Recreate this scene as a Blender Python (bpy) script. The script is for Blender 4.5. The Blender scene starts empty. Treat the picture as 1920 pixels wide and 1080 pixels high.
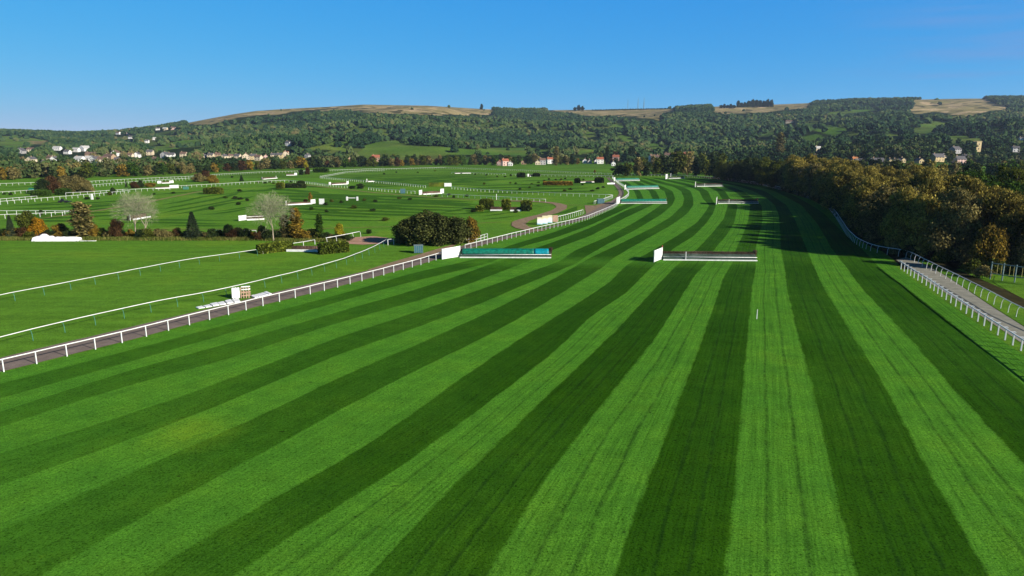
import bpy, math, random
import numpy as np
from mathutils import Vector, Matrix, Euler
random.seed(7); rng = np.random.default_rng(7)
C = bpy.context.scene.collection
CAMZ = 20.0; FPX = 1280.0; PITCH = math.atan(262/1280.0)
cp, sp = math.cos(PITCH), math.sin(PITCH)

# ---------------------------------------------------------------- survey helpers
def ray(x, y):
    u = (x-960)/FPX; v = -(y-540)/FPX
    return u, cp+sp*v, -sp+cp*v
def G(x, y, z=0.0):                     # photo survey point -> ground position
    a, b, c = ray(x, y); k = (z-CAMZ)/c
    return Vector((a*k, b*k, z))
def atD(x, y, D):
    a, b, c = ray(x, y); k = D/b
    return Vector((a*k, D, CAMZ+c*k))
def proj(X, Y, Z):
    dz = Z-CAMZ; yc = Y*cp - dz*sp; zc = Y*sp + dz*cp
    return 960+FPX*X/yc, 540-FPX*zc/yc

# ---------------------------------------------------------------- terrain
SKY = [(-900,250),(-300,250),(0,247),(80,249),(150,252),(230,248),(300,240),(350,231),(400,222),(440,214),(480,208),(560,203),(620,200),(680,196),(740,197),(800,198),(900,204),(960,207),(1080,206),(1200,205),(1260,204),(1300,201),(1400,198),(1500,194),(1560,191),(1600,189),(1700,187),(1800,185),(1920,184),(2300,188),(2900,196)]
_t = []; _z = []
def Rof(t): return 2600+300*np.clip((t+0.5)/0.5, 0, 1)
for px, py in SKY:
    a, b, c = ray(px, py); t = a/b; R = float(Rof(t))
    _t.append(t); _z.append(CAMZ + c/b*R)
_t = np.array(_t); _z = np.array(_z)
def vnoise(x, y, seed=0):
    xi = np.floor(x); yi = np.floor(y); xf = x-xi; yf = y-yi
    def h(a, b):
        s = np.sin(a*127.1+b*311.7+seed*74.7)*43758.5453
        return s-np.floor(s)
    u = xf*xf*(3-2*xf); v = yf*yf*(3-2*yf)
    return (h(xi,yi)*(1-u)+h(xi+1,yi)*u)*(1-v)+(h(xi,yi+1)*(1-u)+h(xi+1,yi+1)*u)*v
def H(X, Y):
    X = np.asarray(X, float); Y = np.asarray(Y, float)
    t = X/np.maximum(Y, 1.0)
    R = Rof(t); rz = np.interp(t, _t, _z)
    D0 = 760 - 330*np.clip((t-0.3)/0.25, 0, 1)
    s = np.clip((Y-D0)/(R-D0), 0, 1)
    S = 0.72*s**1.55 + 0.28*(3*s*s-2*s**3)
    z = rz*S
    n = (vnoise(X/310, Y/230, 1)-0.5)*34 + (vnoise(X/120, Y/110, 2)-0.5)*14
    z = z + n*np.clip(s*5, 0, 1)*np.clip((1-s)*5, 0, 1)*np.clip(rz/150, 0.2, 1)
    z = z - np.clip((Y-R)/3000, 0, 1)*60
    return np.maximum(z, 0) - 0.03
def hit(px, py, lo=380):
    a, b, c = ray(px, py)
    D = np.arange(lo, 4200, 4.0); zz = CAMZ + c/b*D
    k = np.nonzero(H(a/b*D, D) >= zz)[0]
    D = float(D[k[0]]) if len(k) else 2880.0
    return Vector((a/b*D, D, float(H(a/b*D, D))))
FIELDS = {   # open land on the hillside, surveyed outlines: kind -> outlines
 'tan': [[(345,226),(400,205),(480,190),(680,180),(930,188),(925,214),(842,215),(805,217),(780,214),(717,212),(687,211),(670,207),(630,206),(592,208),(567,209),(530,213),(480,217),(440,223),(390,232),(350,234)],
   [(1022,207),(1060,190),(1270,188),(1268,204),(1242,215),(1235,226),(1200,221),(1160,217),(1100,217),(1072,211)],
   [(1335,188),(1530,180),(1515,201),(1440,210),(1360,214),(1335,212)],
   [(1710,188),(1752,182),(1845,181),(1865,197),(1897,202),(1865,207),(1815,217),(1752,212),(1710,215),(1705,207),(1712,197)],
   [(1647,190),(1657,190),(1655,198),(1645,198)],[(50,264),(97,261),(80,270),(60,272)]],
 'green': [[(680,280),(705,267),(745,262),(757,263),(775,270),(805,274),(880,279),(960,277),(1037,279),(1037,288),(985,292),(855,291),(755,293),(720,289),(687,296),(668,291)],
   [(530,281),(600,272),(645,263),(657,266),(642,275),(658,280),(655,292),(640,282),(555,282)],
   [(1088,253),(1105,245),(1124,252),(1121,262),(1100,260)],[(1142,236),(1160,232),(1180,239),(1160,242)],
   [(1150,257),(1172,253),(1192,260),(1180,266)],[(1210,272),(1235,268),(1264,280),(1235,281)],[(1060,281),(1132,278),(1085,290)],
   [(1508,230),(1535,230),(1540,236),(1587,232),(1584,246),(1572,256),(1545,249),(1510,243)],
   [(1550,210),(1645,203),(1647,209),(1565,215)],[(1700,242),(1727,233),(1757,232),(1759,243),(1740,251),(1713,249)],
   [(1653,253),(1692,253),(1692,262),(1655,266)],[(1500,258),(1535,252),(1544,260),(1515,264)],[(1578,256),(1622,256),(1614,266),(1588,266)],
   [(1755,254),(1842,251),(1842,260),(1790,262)],[(1750,230),(1792,231),(1765,238)],[(1838,236),(1892,236),(1870,244)],
   [(-40,256),(25,253),(97,262),(50,277),(12,277),(-40,270)],[(268,278),(337,264),(412,259),(377,273),(300,284)],[(158,309),(192,308),(192,316),(160,316)],
   [(-40,286),(-30,286),(-30,287),(-40,287)],[(0,285),(30,281),(32,284),(0,292)],[(1310,228),(1350,226),(1345,231),(1312,232)],[(1420,250),(1455,247),(1450,255),(1425,256)]]}
def inpoly(px, py, poly):
    px = np.asarray(px, float); py = np.asarray(py, float); r = np.zeros(px.shape, bool); n = len(poly)
    for i in range(n):
        x1, y1 = poly[i]; x2, y2 = poly[(i+1) % n]
        if y1 == y2: continue
        c = ((y1 > py) != (y2 > py)) & (px < (x2-x1)*(py-y1)/(y2-y1)+x1)
        r ^= c
    return r
def cover(X, Y, wob=1.0):
    Z = H(X, Y); px, py = proj(X, Y, Z)
    wx = (vnoise(X/40, Y/40, 5)-0.5)*7*wob; wy = (vnoise(X/40, Y/40, 6)-0.5)*3*wob
    t = np.zeros(px.shape, bool); g = np.zeros(px.shape, bool)
    for p in FIELDS['tan']: t |= inpoly(px+wx, py+wy, p)
    for p in FIELDS['green']: g |= inpoly(px+wx, py+wy, p)
    return t, g, px, py

# ---------------------------------------------------------------- tagging / mesh helpers
def tag(o, label=None, cat=None, group=None, kind=None):
    if label: o['label'] = label
    if cat: o['category'] = cat
    if group: o['group'] = group
    if kind: o['kind'] = kind
    return o
def empty(name, loc, rz=0.0, s=1.0):
    o = bpy.data.objects.new(name, None); C.objects.link(o); o.empty_display_size = 0.5
    o.location = loc; o.rotation_euler = (0, 0, rz); o.scale = (s, s, s) if not hasattr(s, '__len__') else s
    return o
def link(name, me, mat=None, parent=None):
    o = bpy.data.objects.new(name, me); C.objects.link(o)
    if mat is not None and len(me.materials) == 0: me.materials.append(mat)
    if parent is not None: o.parent = parent
    return o
def npmesh(name, V, F, mat=None, smooth=False):
    V = np.asarray(V, np.float32); F = np.asarray(F, np.int32); me = bpy.data.meshes.new(name); k = F.shape[1]
    me.vertices.add(len(V)); me.vertices.foreach_set('co', V.ravel())
    me.loops.add(F.size); me.loops.foreach_set('vertex_index', F.ravel())
    me.polygons.add(len(F)); me.polygons.foreach_set('loop_start', np.arange(0, F.size, k, dtype=np.int32))
    me.polygons.foreach_set('loop_total', np.full(len(F), k, np.int32))
    me.update(calc_edges=True)
    me.polygons.foreach_set('use_smooth', np.full(len(F), smooth, bool))
    if mat is not None: me.materials.append(mat)
    me.validate(); return me
class MB:
    def __init__(s): s.v = []; s.f = []
    def add(s, V, F):
        b = len(s.v); s.v += [tuple(p) for p in V]; s.f += [tuple(i+b for i in f) for f in F]; return s
    def box(s, x0, x1, y0, y1, z0, z1, M=None):
        V = [(x, y, z) for z in (z0, z1) for y in (y0, y1) for x in (x0, x1)]
        if M is not None: V = [M @ Vector(p) for p in V]
        return s.add(V, [(0,2,3,1),(4,5,7,6),(0,1,5,4),(2,6,7,3),(0,4,6,2),(1,3,7,5)])
    def hexa(s, bot, top):
        n = len(bot); V = list(bot)+list(top)
        F = [tuple(range(n))[::-1], tuple(range(n, 2*n))]+[(i, (i+1) % n, n+(i+1) % n, n+i) for i in range(n)]
        return s.add(V, F)
    def tube(s, pts, rad, n=8, ry=None, cap=True):
        pts = [Vector(p) for p in pts]; m = len(pts); V = []
        for i, p in enumerate(pts):
            d = (pts[min(i+1, m-1)]-pts[max(i-1, 0)]).normalized()
            up = Vector((0,0,1)) if abs(d.z) < .95 else Vector((1,0,0))
            a = d.cross(up).normalized(); b = a.cross(d).normalized()
            r = rad[i] if hasattr(rad, '__len__') else rad; r2 = r if ry is None else ry
            for k in range(n):
                th = 2*math.pi*k/n; V.append(p+a*math.cos(th)*r+b*math.sin(th)*r2)
        F = [(i*n+k, i*n+(k+1) % n, (i+1)*n+(k+1) % n, (i+1)*n+k) for i in range(m-1) for k in range(n)]
        if cap: F += [tuple(range(n))[::-1], tuple((m-1)*n+k for k in range(n))]
        return s.add(V, F)
    def mesh(s, name, mat=None, smooth=False):
        me = bpy.data.meshes.new(name); me.from_pydata(s.v, [], s.f)
        if mat: me.materials.append(mat)
        if smooth:
            for p in me.polygons: p.use_smooth = True
        me.update(); return me
    def build(s, name, mat, parent=None, smooth=False): return link(name, s.mesh(name, mat, smooth), None, parent)
ONES = ['','first','second','third','fourth','fifth','sixth','seventh','eighth','ninth','tenth','eleventh','twelfth','thirteenth','fourteenth','fifteenth','sixteenth','seventeenth','eighteenth','nineteenth']
TENS = ['','','twenty','thirty','forty','fifty','sixty','seventy','eighty','ninety']; TENTH = ['','','twentieth','thirtieth','fortieth','fiftieth','sixtieth','seventieth','eightieth','ninetieth']
def ordw(n):
    if n > 99: return 'hundred and '+ordw(n-100) if n > 100 else 'hundredth'
    if n < 20: return ONES[n]
    return TENTH[n//10] if n % 10 == 0 else TENS[n//10]+'-'+ONES[n % 10]

# ---------------------------------------------------------------- materials
class NT:
    def __init__(s, name):
        s.m = bpy.data.materials.new(name); s.m.use_nodes = True; s.t = s.m.node_tree; s.n = s.t.nodes; s.l = s.t.links
        s.b = s.n['Principled BSDF']; s.b.inputs['Roughness'].default_value = .85; s.b.inputs['Specular IOR Level'].default_value = .01
    def new(s, t, **k):
        n = s.n.new(t)
        for a, v in k.items(): setattr(n, a, v)
        return n
    def lk(s, a, b): s.l.new(a, b)
    def noise(s, vec, scale, detail=4, rough=.55):
        n = s.new('ShaderNodeTexNoise'); n.inputs['Scale'].default_value = scale; n.inputs['Detail'].default_value = detail; n.inputs['Roughness'].default_value = rough
        if vec is not None: s.lk(vec, n.inputs['Vector'])
        return n.outputs['Fac']
    def ramp(s, fac, stops, interp='LINEAR'):
        n = s.new('ShaderNodeValToRGB'); cr = n.color_ramp; cr.interpolation = interp
        while len(cr.elements) < len(stops): cr.elements.new(.5)
        for e, (p, c) in zip(cr.elements, stops): e.position = p; e.color = (*c, 1) if len(c) == 3 else c
        s.lk(fac, n.inputs['Fac']); return n.outputs['Color']
    def math(s, op, a, b=None, c=None, clamp=False):
        n = s.new('ShaderNodeMath', operation=op); n.use_clamp = clamp
        for i, v in enumerate((a, b, c)):
            if v is None: continue
            if isinstance(v, (int, float)): n.inputs[i].default_value = v
            else: s.lk(v, n.inputs[i])
        return n.outputs[0]
    def mix(s, f, a, b, blend='MIX'):
        n = s.new('ShaderNodeMix', data_type='RGBA', blend_type=blend)
        if isinstance(f, (int, float)): n.inputs[0].default_value = f
        else: s.lk(f, n.inputs[0])
        for i, v in ((6, a), (7, b)):
            if isinstance(v, tuple): n.inputs[i].default_value = (*v, 1)
            else: s.lk(v, n.inputs[i])
        return n.outputs[2]
    def bump(s, h, strength, dist=.1):
        n = s.new('ShaderNodeBump'); n.inputs['Strength'].default_value = strength; n.inputs['Distance'].default_value = dist
        s.lk(h, n.inputs['Height']); s.lk(n.outputs['Normal'], s.b.inputs['Normal'])
    def pos(s): return s.new('ShaderNodeNewGeometry').outputs['Position']
    def obj(s): return s.new('ShaderNodeTexCoord').outputs['Object']
    def col(s, c): s.lk(c, s.b.inputs['Base Color'])
def plain(name, c, rough=.6, var=.12, scale=3.0, spec=.3):
    m = NT(name); m.b.inputs['Roughness'].default_value = rough; m.b.inputs['Specular IOR Level'].default_value = spec
    n = m.noise(m.obj(), scale, 5); d = tuple(x*(1-var*1.6) for x in c); e = tuple(min(1, x*(1+var)) for x in c)
    m.col(m.ramp(n, [(.3, d), (.7, e)])); return m.m
def leafmat(name, cols, trans=.25, objvar=.5, rough=.75):
    m = NT(name); g = m.new('ShaderNodeNewGeometry'); o = m.new('ShaderNodeObjectInfo')
    n = m.noise(m.obj(), .28, 2)
    f = m.math('ADD', m.math('MULTIPLY', g.outputs['Random Per Island'], .55), m.math('MULTIPLY', o.outputs['Random'], objvar*.35))
    f = m.math('ADD', f, m.math('MULTIPLY', m.math('SUBTRACT', n, .5), .9))
    k = len(cols); c = m.ramp(f, [((i+.5)/k, x) for i, x in enumerate(cols)]); m.col(c); m.b.inputs['Roughness'].default_value = rough
    if trans:
        t = m.new('ShaderNodeBsdfTranslucent'); m.lk(c, t.inputs['Color']); mx = m.new('ShaderNodeMixShader'); mx.inputs[0].default_value = trans
        m.lk(m.b.outputs[0], mx.inputs[1]); m.lk(t.outputs[0], mx.inputs[2]); m.lk(mx.outputs[0], m.n['Material Output'].inputs['Surface'])
    return m.m
GL = (.071, .222, .018); GD = (.021, .078, .003); GM = (.046, .150, .011)
def sc(c, k): return tuple(x*k for x in c)
def turf_details(m, p, base, k=1.0):
    big = m.noise(p, .05, 3); mid = m.noise(p, .6, 4); fine = m.noise(p, 9, 3, .7)
    c = m.mix(k, base, m.mix(1.0, base, m.ramp(big, [(.3, (.88,.92,1.0)), (.52, (1,1,1)), (.72, (1.42,1.12,1.1))]), 'MULTIPLY'))
    f2 = m.noise(p, 3.2, 5, .75); c = m.mix(1.0, c, m.ramp(f2, [(.30, (.55,.60,.55)), (.47, (1,1,1)), (.70, (1.22,1.18,1.2))]), 'MULTIPLY')
    c = m.mix(1.0, c, m.ramp(mid, [(.25, (.80,.80,.80)), (.75, (1.16,1.14,1.1))]), 'MULTIPLY')
    c = m.mix(1.0, c, m.ramp(fine, [(.3, (.42,.48,.42)), (.47, (1,1,1)), (.72, (1.42,1.35,1.3))]), 'MULTIPLY')
    f3 = m.noise(p, 6.5, 2, .6); c = m.mix(1.0, c, m.ramp(f3, [(.33, (.38,.45,.40)), (.43, (1,1,1)), (.62, (1,1,1)), (.72, (1.45,1.3,1.35))]), 'MULTIPLY')
    m.bump(fine, .5, .08)
    return c
# striped turf of the race track: U counts mown stripes, V runs along them
m = NT('track_turf'); uv = m.new('ShaderNodeUVMap', uv_map='stripe'); sx = m.new('ShaderNodeSeparateXYZ'); m.lk(uv.outputs[0], sx.inputs[0]); p = m.pos()
wob = m.math('ADD', m.math('MULTIPLY', m.math('SUBTRACT', m.noise(p, .35, 3), .5), .10), m.math('MULTIPLY', m.math('SUBTRACT', m.noise(p, 5, 2), .5), .05))
U = m.math('ADD', sx.outputs[0], wob)
tri = m.math('PINGPONG', m.math('ADD', U, .5), 1.0)           # 0.5 at a boundary
mask = m.math('MULTIPLY_ADD', m.math('SUBTRACT', .5, tri), 24.0, .5, clamp=True)   # 1 = dark
fade = m.new('ShaderNodeAttribute', attribute_name='fade').outputs['Fac']
side = m.new('ShaderNodeAttribute', attribute_name='side').outputs['Fac']
cmb = m.new('ShaderNodeCombineXYZ'); m.lk(m.math('MULTIPLY', sx.outputs[0], 9.0), cmb.inputs[0]); m.lk(m.math('MULTIPLY', sx.outputs[1], .035), cmb.inputs[1])
streak = m.noise(cmb.outputs[0], 1.6, 5, .7)
base = m.mix(m.math('MULTIPLY', mask, fade), GL, GD)
base = m.mix(1.0, base, m.ramp(streak, [(.3, (.80,.82,.8)), (.65, (1.12,1.1,1.1))]), 'MULTIPLY')
cm2 = m.new('ShaderNodeCombineXYZ'); m.lk(m.math('MULTIPLY', sx.outputs[0], 30.0), cm2.inputs[0]); m.lk(m.math('MULTIPLY', sx.outputs[1], .10), cm2.inputs[1])
sk2 = m.noise(cm2.outputs[0], 1.0, 3, .7); base = m.mix(m.math('MULTIPLY_ADD', side, .75, .25), base, m.mix(1.0, base, m.ramp(sk2, [(.32, (.66,.70,.7)), (.5, (1,1,1)), (.7, (1.15,1.1,1.08))]), 'MULTIPLY'))
# mower wheel marks: two thin broken lines in each pass
fr = m.math('FRACT', m.math('ADD', sx.outputs[0], m.math('MULTIPLY', m.math('SUBTRACT', m.noise(p, .12, 2), .5), .12)))
def line(c, w):
    d = m.math('ABSOLUTE', m.math('SUBTRACT', fr, c)); return m.math('SUBTRACT', 1.0, m.math('DIVIDE', d, w), clamp=True)
br = m.ramp(m.noise(p, 1.6, 4, .7), [(.36, (0,0,0)), (.52, (1,1,1))])
ln = m.math('MULTIPLY', m.math('MULTIPLY', m.math('MAXIMUM', m.math('MAXIMUM', line(.33, .035), line(.66, .04)), m.math('MULTIPLY', line(.47, .05), .35)), br), side)
base = m.mix(m.math('MULTIPLY', ln, .6), base, (.008,.030,.006))
yel = m.new('ShaderNodeVectorMath', operation='DISTANCE'); m.lk(p, yel.inputs[0]); YP = G(362, 812); yel.inputs[1].default_value = YP
yf = m.math('MULTIPLY', m.math('SUBTRACT', 1.0, m.math('DIVIDE', yel.outputs['Value'], 4.2), clamp=True), m.noise(p, 1.5, 3))
base = m.mix(m.math('MULTIPLY', yf, .8), base, (.17,.30,.015))
dv = m.noise(p, 1.9, 2, .5); base = m.mix(1.0, base, m.ramp(dv, [(.24, (.45,.42,.6)), (.31, (1,1,1)), (.66, (1,1,1)), (.78, (1.35,1.12,1.0))]), 'MULTIPLY')
pt = m.noise(p, .22, 4, .6); base = m.mix(1.0, base, m.ramp(pt, [(.28, (.80,.86,.9)), (.5, (1,1,1)), (.72, (1.22,1.08,1.0))]), 'MULTIPLY')
c = turf_details(m, p, base, .35); m.col(c); M_TRACK = m.m

def turf(name, base, k=1.0, streaks=True):
    m = NT(name); p = m.pos(); c0 = base
    if streaks:
        mp = m.new('ShaderNodeMapping'); mp.inputs['Scale'].default_value = (.05, .45, 1); mp.inputs['Rotation'].default_value = (0, 0, -.35); m.lk(p, mp.inputs[0])
        c0 = m.ramp(m.noise(mp.outputs[0], 1, 5, .65), [(.25, sc(base, .74)), (.5, base), (.75, sc(base, 1.18))])
    else: c0 = m.mix(0.0, base, base)
    m.col(turf_details(m, p, c0, k)); return m.m
M_INF = turf('infield_turf', (.098,.228,.020)); M_STRIPE = turf('mown_dark_turf', (.044,.125,.010), .4, False)
M_LAWN = turf('verge_turf', (.085,.20,.02), 1.0)
# land with hills: cover colour per point
m = NT('terrain_land'); p = m.pos(); at = m.new('ShaderNodeAttribute', attribute_name='cover').outputs['Color']
c = m.mix(1.0, at, m.ramp(m.noise(p, .02, 5, .65), [(.3, (.72,.74,.7)), (.7, (1.2,1.15,1.15))]), 'MULTIPLY')
c = m.mix(1.0, c, m.ramp(m.noise(p, .3, 4, .7), [(.3, (.75,.78,.75)), (.7, (1.2,1.15,1.1))]), 'MULTIPLY')
c = turf_details(m, p, c, .0); m.col(c); M_LAND = m.m
def grit(name, a, b, s1=.8, s2=14):
    m = NT(name); p = m.pos(); c = m.ramp(m.noise(p, s1, 5), [(.3, a), (.7, b)])
    f = m.noise(p, s2, 3, .7); c = m.mix(1.0, c, m.ramp(f, [(.3, (.72,.72,.72)), (.7, (1.2,1.2,1.2))]), 'MULTIPLY'); m.bump(f, .3, .03); m.col(c); return m.m
M_TAR = grit('worn_tarmac', (.165,.130,.110), (.245,.195,.165)); M_DIRT = grit('sandy_dirt', (.20,.14,.085), (.32,.23,.15)); M_TAN = grit('dry_grass_track', (.17,.19,.05), (.25,.23,.09))
M_GRAV = grit('pale_gravel', (.21,.205,.165), (.32,.31,.25)); M_SAND = grit('pink_sand', (.38,.22,.15), (.48,.30,.21)); M_EARTH = grit('dark_earth', (.025,.025,.010), (.06,.052,.022)); M_LITTER = grit('leaf_litter', (.02,.018,.008), (.05,.04,.015), .5, 5)
M_WHITE = plain('white_plastic', (.70,.70,.68), .4, .10, 1.2); M_WPAINT = plain('white_paint', (.70,.70,.68), .5, .14, 2.0); M_GREENP = plain('green_post_plastic', (.05,.19,.13), .5)
M_STEEL = plain('green_grey_steel', (.16,.22,.22), .45); M_BLUE = plain('blue_panel', (.045,.13,.16), .5, .2); M_TEAL = plain('teal_cover', (.004,.155,.10), .5, .35, 2.2); M_CYAN = plain('bright_blue_cover', (.0,.24,.30), .5, .25, 2)
M_WOOD = plain('bare_wood', (.42,.27,.19), .7, .2); M_PADG = plain('grey_green_apron', (.10,.15,.125), .8, .3, 6); M_BROWNP = plain('brown_brush_stuffing', (.075,.042,.03), .9, .35, 9)
M_REDP = plain('red_tip', (.45,.06,.04), .5); M_TARP = plain('white_tarpaulin', (.82,.82,.81), .55, .05, 1.5); M_BLACK = plain('black_metal', (.012,.014,.016), .5); M_RUB = plain('tyre_rubber', (.02,.02,.02), .9)
M_BARK = plain('bark', (.07,.052,.036), .95, .35, 2.5); M_PALEBARK = plain('pale_bark', (.34,.28,.20), .9, .2, 2.5); M_TWIG = plain('grey_twigs', (.27,.27,.165), .95, .2, .6)
def wallm(name, c): return plain(name, c, .85, .1, .8, .1)
WALLS = {'white': wallm('white_render', (.72,.70,.66)), 'cream': wallm('cream_render', (.56,.47,.33)), 'stone': wallm('cotswold_stone', (.47,.37,.20)), 'pink': wallm('pink_render', (.62,.42,.36)), 'tan': wallm('tan_brick', (.34,.24,.15)), 'grey': wallm('grey_render', (.36,.35,.34))}
ROOFS = {'grey': plain('grey_slate', (.10,.095,.10), .8, .2, 1.5), 'brown': plain('brown_tiles', (.15,.095,.07), .85, .2, 1.5), 'red': plain('red_tiles', (.33,.11,.06), .85, .2, 1.5), 'pale': plain('pale_sheet_roof', (.44,.43,.41), .6, .1, 1.5), 'orange': plain('orange_tiles', (.48,.17,.05), .85, .2, 1.5)}
m = NT('window_glass'); m.b.inputs['Base Color'].default_value = (.03,.035,.045,1); m.b.inputs['Roughness'].default_value = .15; m.b.inputs['Specular IOR Level'].default_value = .6; M_GLASS = m.m
LEAF = {
 'gold': leafmat('golden_leaves', [(.06,.055,.016),(.20,.165,.036),(.35,.285,.06),(.48,.39,.09)], .2),
 'brown': leafmat('brown_leaves', [(.055,.050,.020),(.155,.132,.046),(.27,.225,.078),(.38,.31,.11)], .2),
 'olive': leafmat('olive_leaves', [(.025,.034,.008),(.07,.088,.014),(.13,.145,.02),(.19,.20,.03)], .2),
 'green': leafmat('green_leaves', [(.014,.032,.008),(.038,.080,.012),(.075,.135,.016),(.13,.20,.026)], .2),
 'darkolive': leafmat('dark_olive_leaves', [(.014,.020,.007),(.05,.062,.018),(.11,.12,.034),(.21,.20,.06)], .2),
 'dark': leafmat('dark_green_leaves', [(.009,.018,.008),(.026,.044,.014),(.055,.076,.022),(.095,.115,.03)], .15),
 'conifer': leafmat('conifer_needles', [(.012,.022,.012),(.035,.055,.028),(.07,.095,.05),(.13,.15,.08)], .1),
 'orange': leafmat('orange_leaves', [(.08,.06,.008),(.30,.17,.014),(.56,.26,.016),(.65,.38,.03)], .3),
 'yellow': leafmat('yellow_leaves', [(.09,.10,.012),(.32,.29,.02),(.58,.48,.03),(.66,.58,.05)], .3),
 'red': leafmat('red_brown_leaves', [(.03,.018,.009),(.075,.04,.018),(.12,.065,.028),(.16,.10,.035)], .2),
 'rust': leafmat('rust_leaves', [(.06,.045,.011),(.20,.135,.022),(.36,.235,.032),(.45,.32,.045)], .2),
 'box': leafmat('clipped_hedge_leaves', [(.03,.045,.008),(.09,.12,.016),(.18,.21,.024),(.27,.29,.04)], .15)}
m = NT('wood_canopy'); a = m.new('ShaderNodeAttribute', attribute_name='tint').outputs['Fac']; g = m.new('ShaderNodeNewGeometry')
f = m.math('ADD', a, m.math('MULTIPLY', m.math('SUBTRACT', m.noise(g.outputs['Position'], .35, 3, .7), .5), .35))
m.col(m.ramp(f, [(.0, (.009,.024,.013)), (.25, (.019,.042,.017)), (.45, (.037,.068,.022)), (.62, (.065,.094,.028)), (.78, (.092,.094,.036)), (.9, (.115,.092,.042)), (1.0, (.17,.15,.04))])); M_CANOPY = m.m
# ---------------------------------------------------------------- ground sheet with hills
ts = np.unique(np.concatenate([np.linspace(-2.6,-.95,40), np.linspace(-.95,.95,760), np.linspace(.95,2.6,40)]))
Ys = np.unique(np.concatenate([np.linspace(-100,400,40), np.linspace(400,760,50), np.linspace(760,3100,300), np.linspace(3100,6200,25)]))
TT, YY = np.meshgrid(ts, Ys); XX = TT*(YY+150); ZZ = H(XX, YY)
tanm, grn, PX, PY = cover(XX, YY, 1.8)
nr, nc = XX.shape; idx = np.arange(nr*nc).reshape(nr, nc)
F = np.stack([idx[:-1,:-1], idx[:-1,1:], idx[1:,1:], idx[1:,:-1]], -1).reshape(-1, 4)
me = npmesh('ground', np.stack([XX,YY,ZZ], -1).reshape(-1,3), F, M_LAND, True)
col = np.zeros((nr*nc, 4), np.float32); col[:,3] = 1
X1, Y1, Z1 = XX.ravel(), YY.ravel(), ZZ.ravel(); tm = tanm.ravel(); gm = grn.ravel()
hillm = np.clip((Z1-2)/6, 0, 1)[:,None]
base = np.array([.090,.205,.019])*(1-hillm)+np.array([.018,.032,.009])*hillm
nz = vnoise(X1/60, Y1/60, 9)[:,None]; nz2 = vnoise(X1/25, Y1/35, 12)[:,None]
tanc = np.array([.28,.235,.12])*(1-nz)+np.array([.20,.185,.078])*nz
rock = (vnoise(X1/45, Y1/16, 21)[:,None] > .70)&(Z1[:,None] > 110); tanc = np.where(rock, np.array([.42,.33,.20]), tanc)
scr = (vnoise(X1/28, Y1/22, 22)[:,None] > .76); tanc = np.where(scr, np.array([.075,.07,.03]), tanc)
grc = np.array([.070,.165,.022])*(1-nz)+np.array([.115,.165,.034])*nz
past = (hillm[:,0] > 0)&(Z1 < 95)&(vnoise(X1/170, Y1/130, 41) > .60); base = np.where(past[:,None], np.array([.060,.105,.020])*(1-nz)+np.array([.095,.125,.034])*nz, base)
c3 = np.where(tm[:,None], tanc, np.where(gm[:,None], grc, base)); col[:,:3] = c3*(0.85+.3*nz2)
ca = me.color_attributes.new('cover', 'FLOAT_COLOR', 'POINT'); ca.data.foreach_set('color', col.ravel())
tag(link('ground', me), kind='structure')

def sheet(name, A, B, z, mat, zoff=0):   # strip between two surveyed edges
    n = max(len(A), len(B))*6
    def rs(P):
        P = [G(*q) for q in P]; d = [0]
        for a, b in zip(P, P[1:]): d.append(d[-1]+(b-a).length)
        out = []
        for k in range(n):
            s = d[-1]*k/(n-1); j = max(i for i in range(len(d)) if d[i] <= s+1e-6); j = min(j, len(P)-2)
            f = (s-d[j])/max(d[j+1]-d[j], 1e-6); out.append(P[j].lerp(P[j+1], f))
        for _ in range(3):
            out = [out[0]]+[(out[i-1]+out[i]*2+out[i+1])/4 for i in range(1, n-1)]+[out[-1]]
        return out
    a, b = rs(A), rs(B); m = MB()
    V = []
    for p, q in zip(a, b): V += [(p.x,p.y,z), (q.x,q.y,z)]
    m.add(V, [(2*i, 2*i+1, 2*i+3, 2*i+2) for i in range(n-1)])
    me = m.mesh(name, mat)
    if sum(p.normal.z for p in me.polygons) < 0: me.flip_normals()
    return tag(link(name, me), kind='structure')

# ---------------------------------------------------------------- race track (lofted mown stripes)
def J(*a): return list(a)
UP = {  # rows above the fence line: dark stripe edges (left, right) at rows 372.6, 358.3, 350, 343, 336, 332
 1:[(1195,1207),(1189,1200),(1178,1188),(1168,1178),(1156,1163),(1150,1154)], 2:[(1224,1237),(1217,1230),(1203,1214),(1190,1203),(1172,1181),(1161,1167)],
 3:[(1251,1266),(1246,1261),(1228,1243),(1208,1222),(1192,1202),(1175,1183)], 4:[(1283,1300),(1277,1295),(1262,1280),(1232,1250),(1211,1225),(1191,1201)],
 5:[(1318,1334),(1311,1327),(1293,1312),(1264,1283),(1234,1248),(1211,1222)], 6:[(1354,1369),(1344,1359),(1326,1342),(1297,1312),(1260,1272),(1231,1241)],
 7:[(1395,1413),(1376,1393),(1355,1371),(1325,1340),(1283,1296),(1250,1260)], 8:[(1438,1457),(1412,1434),(1386,1404),(1352,1367),(1306,1320),(1270,1282)], 9:[(1480,1500),(1452,1472),(1420,1440),(1381,1398),(1331,1346),(1292,1305)]}
RY = [372.6,358.3,350,343,336,332]
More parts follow.
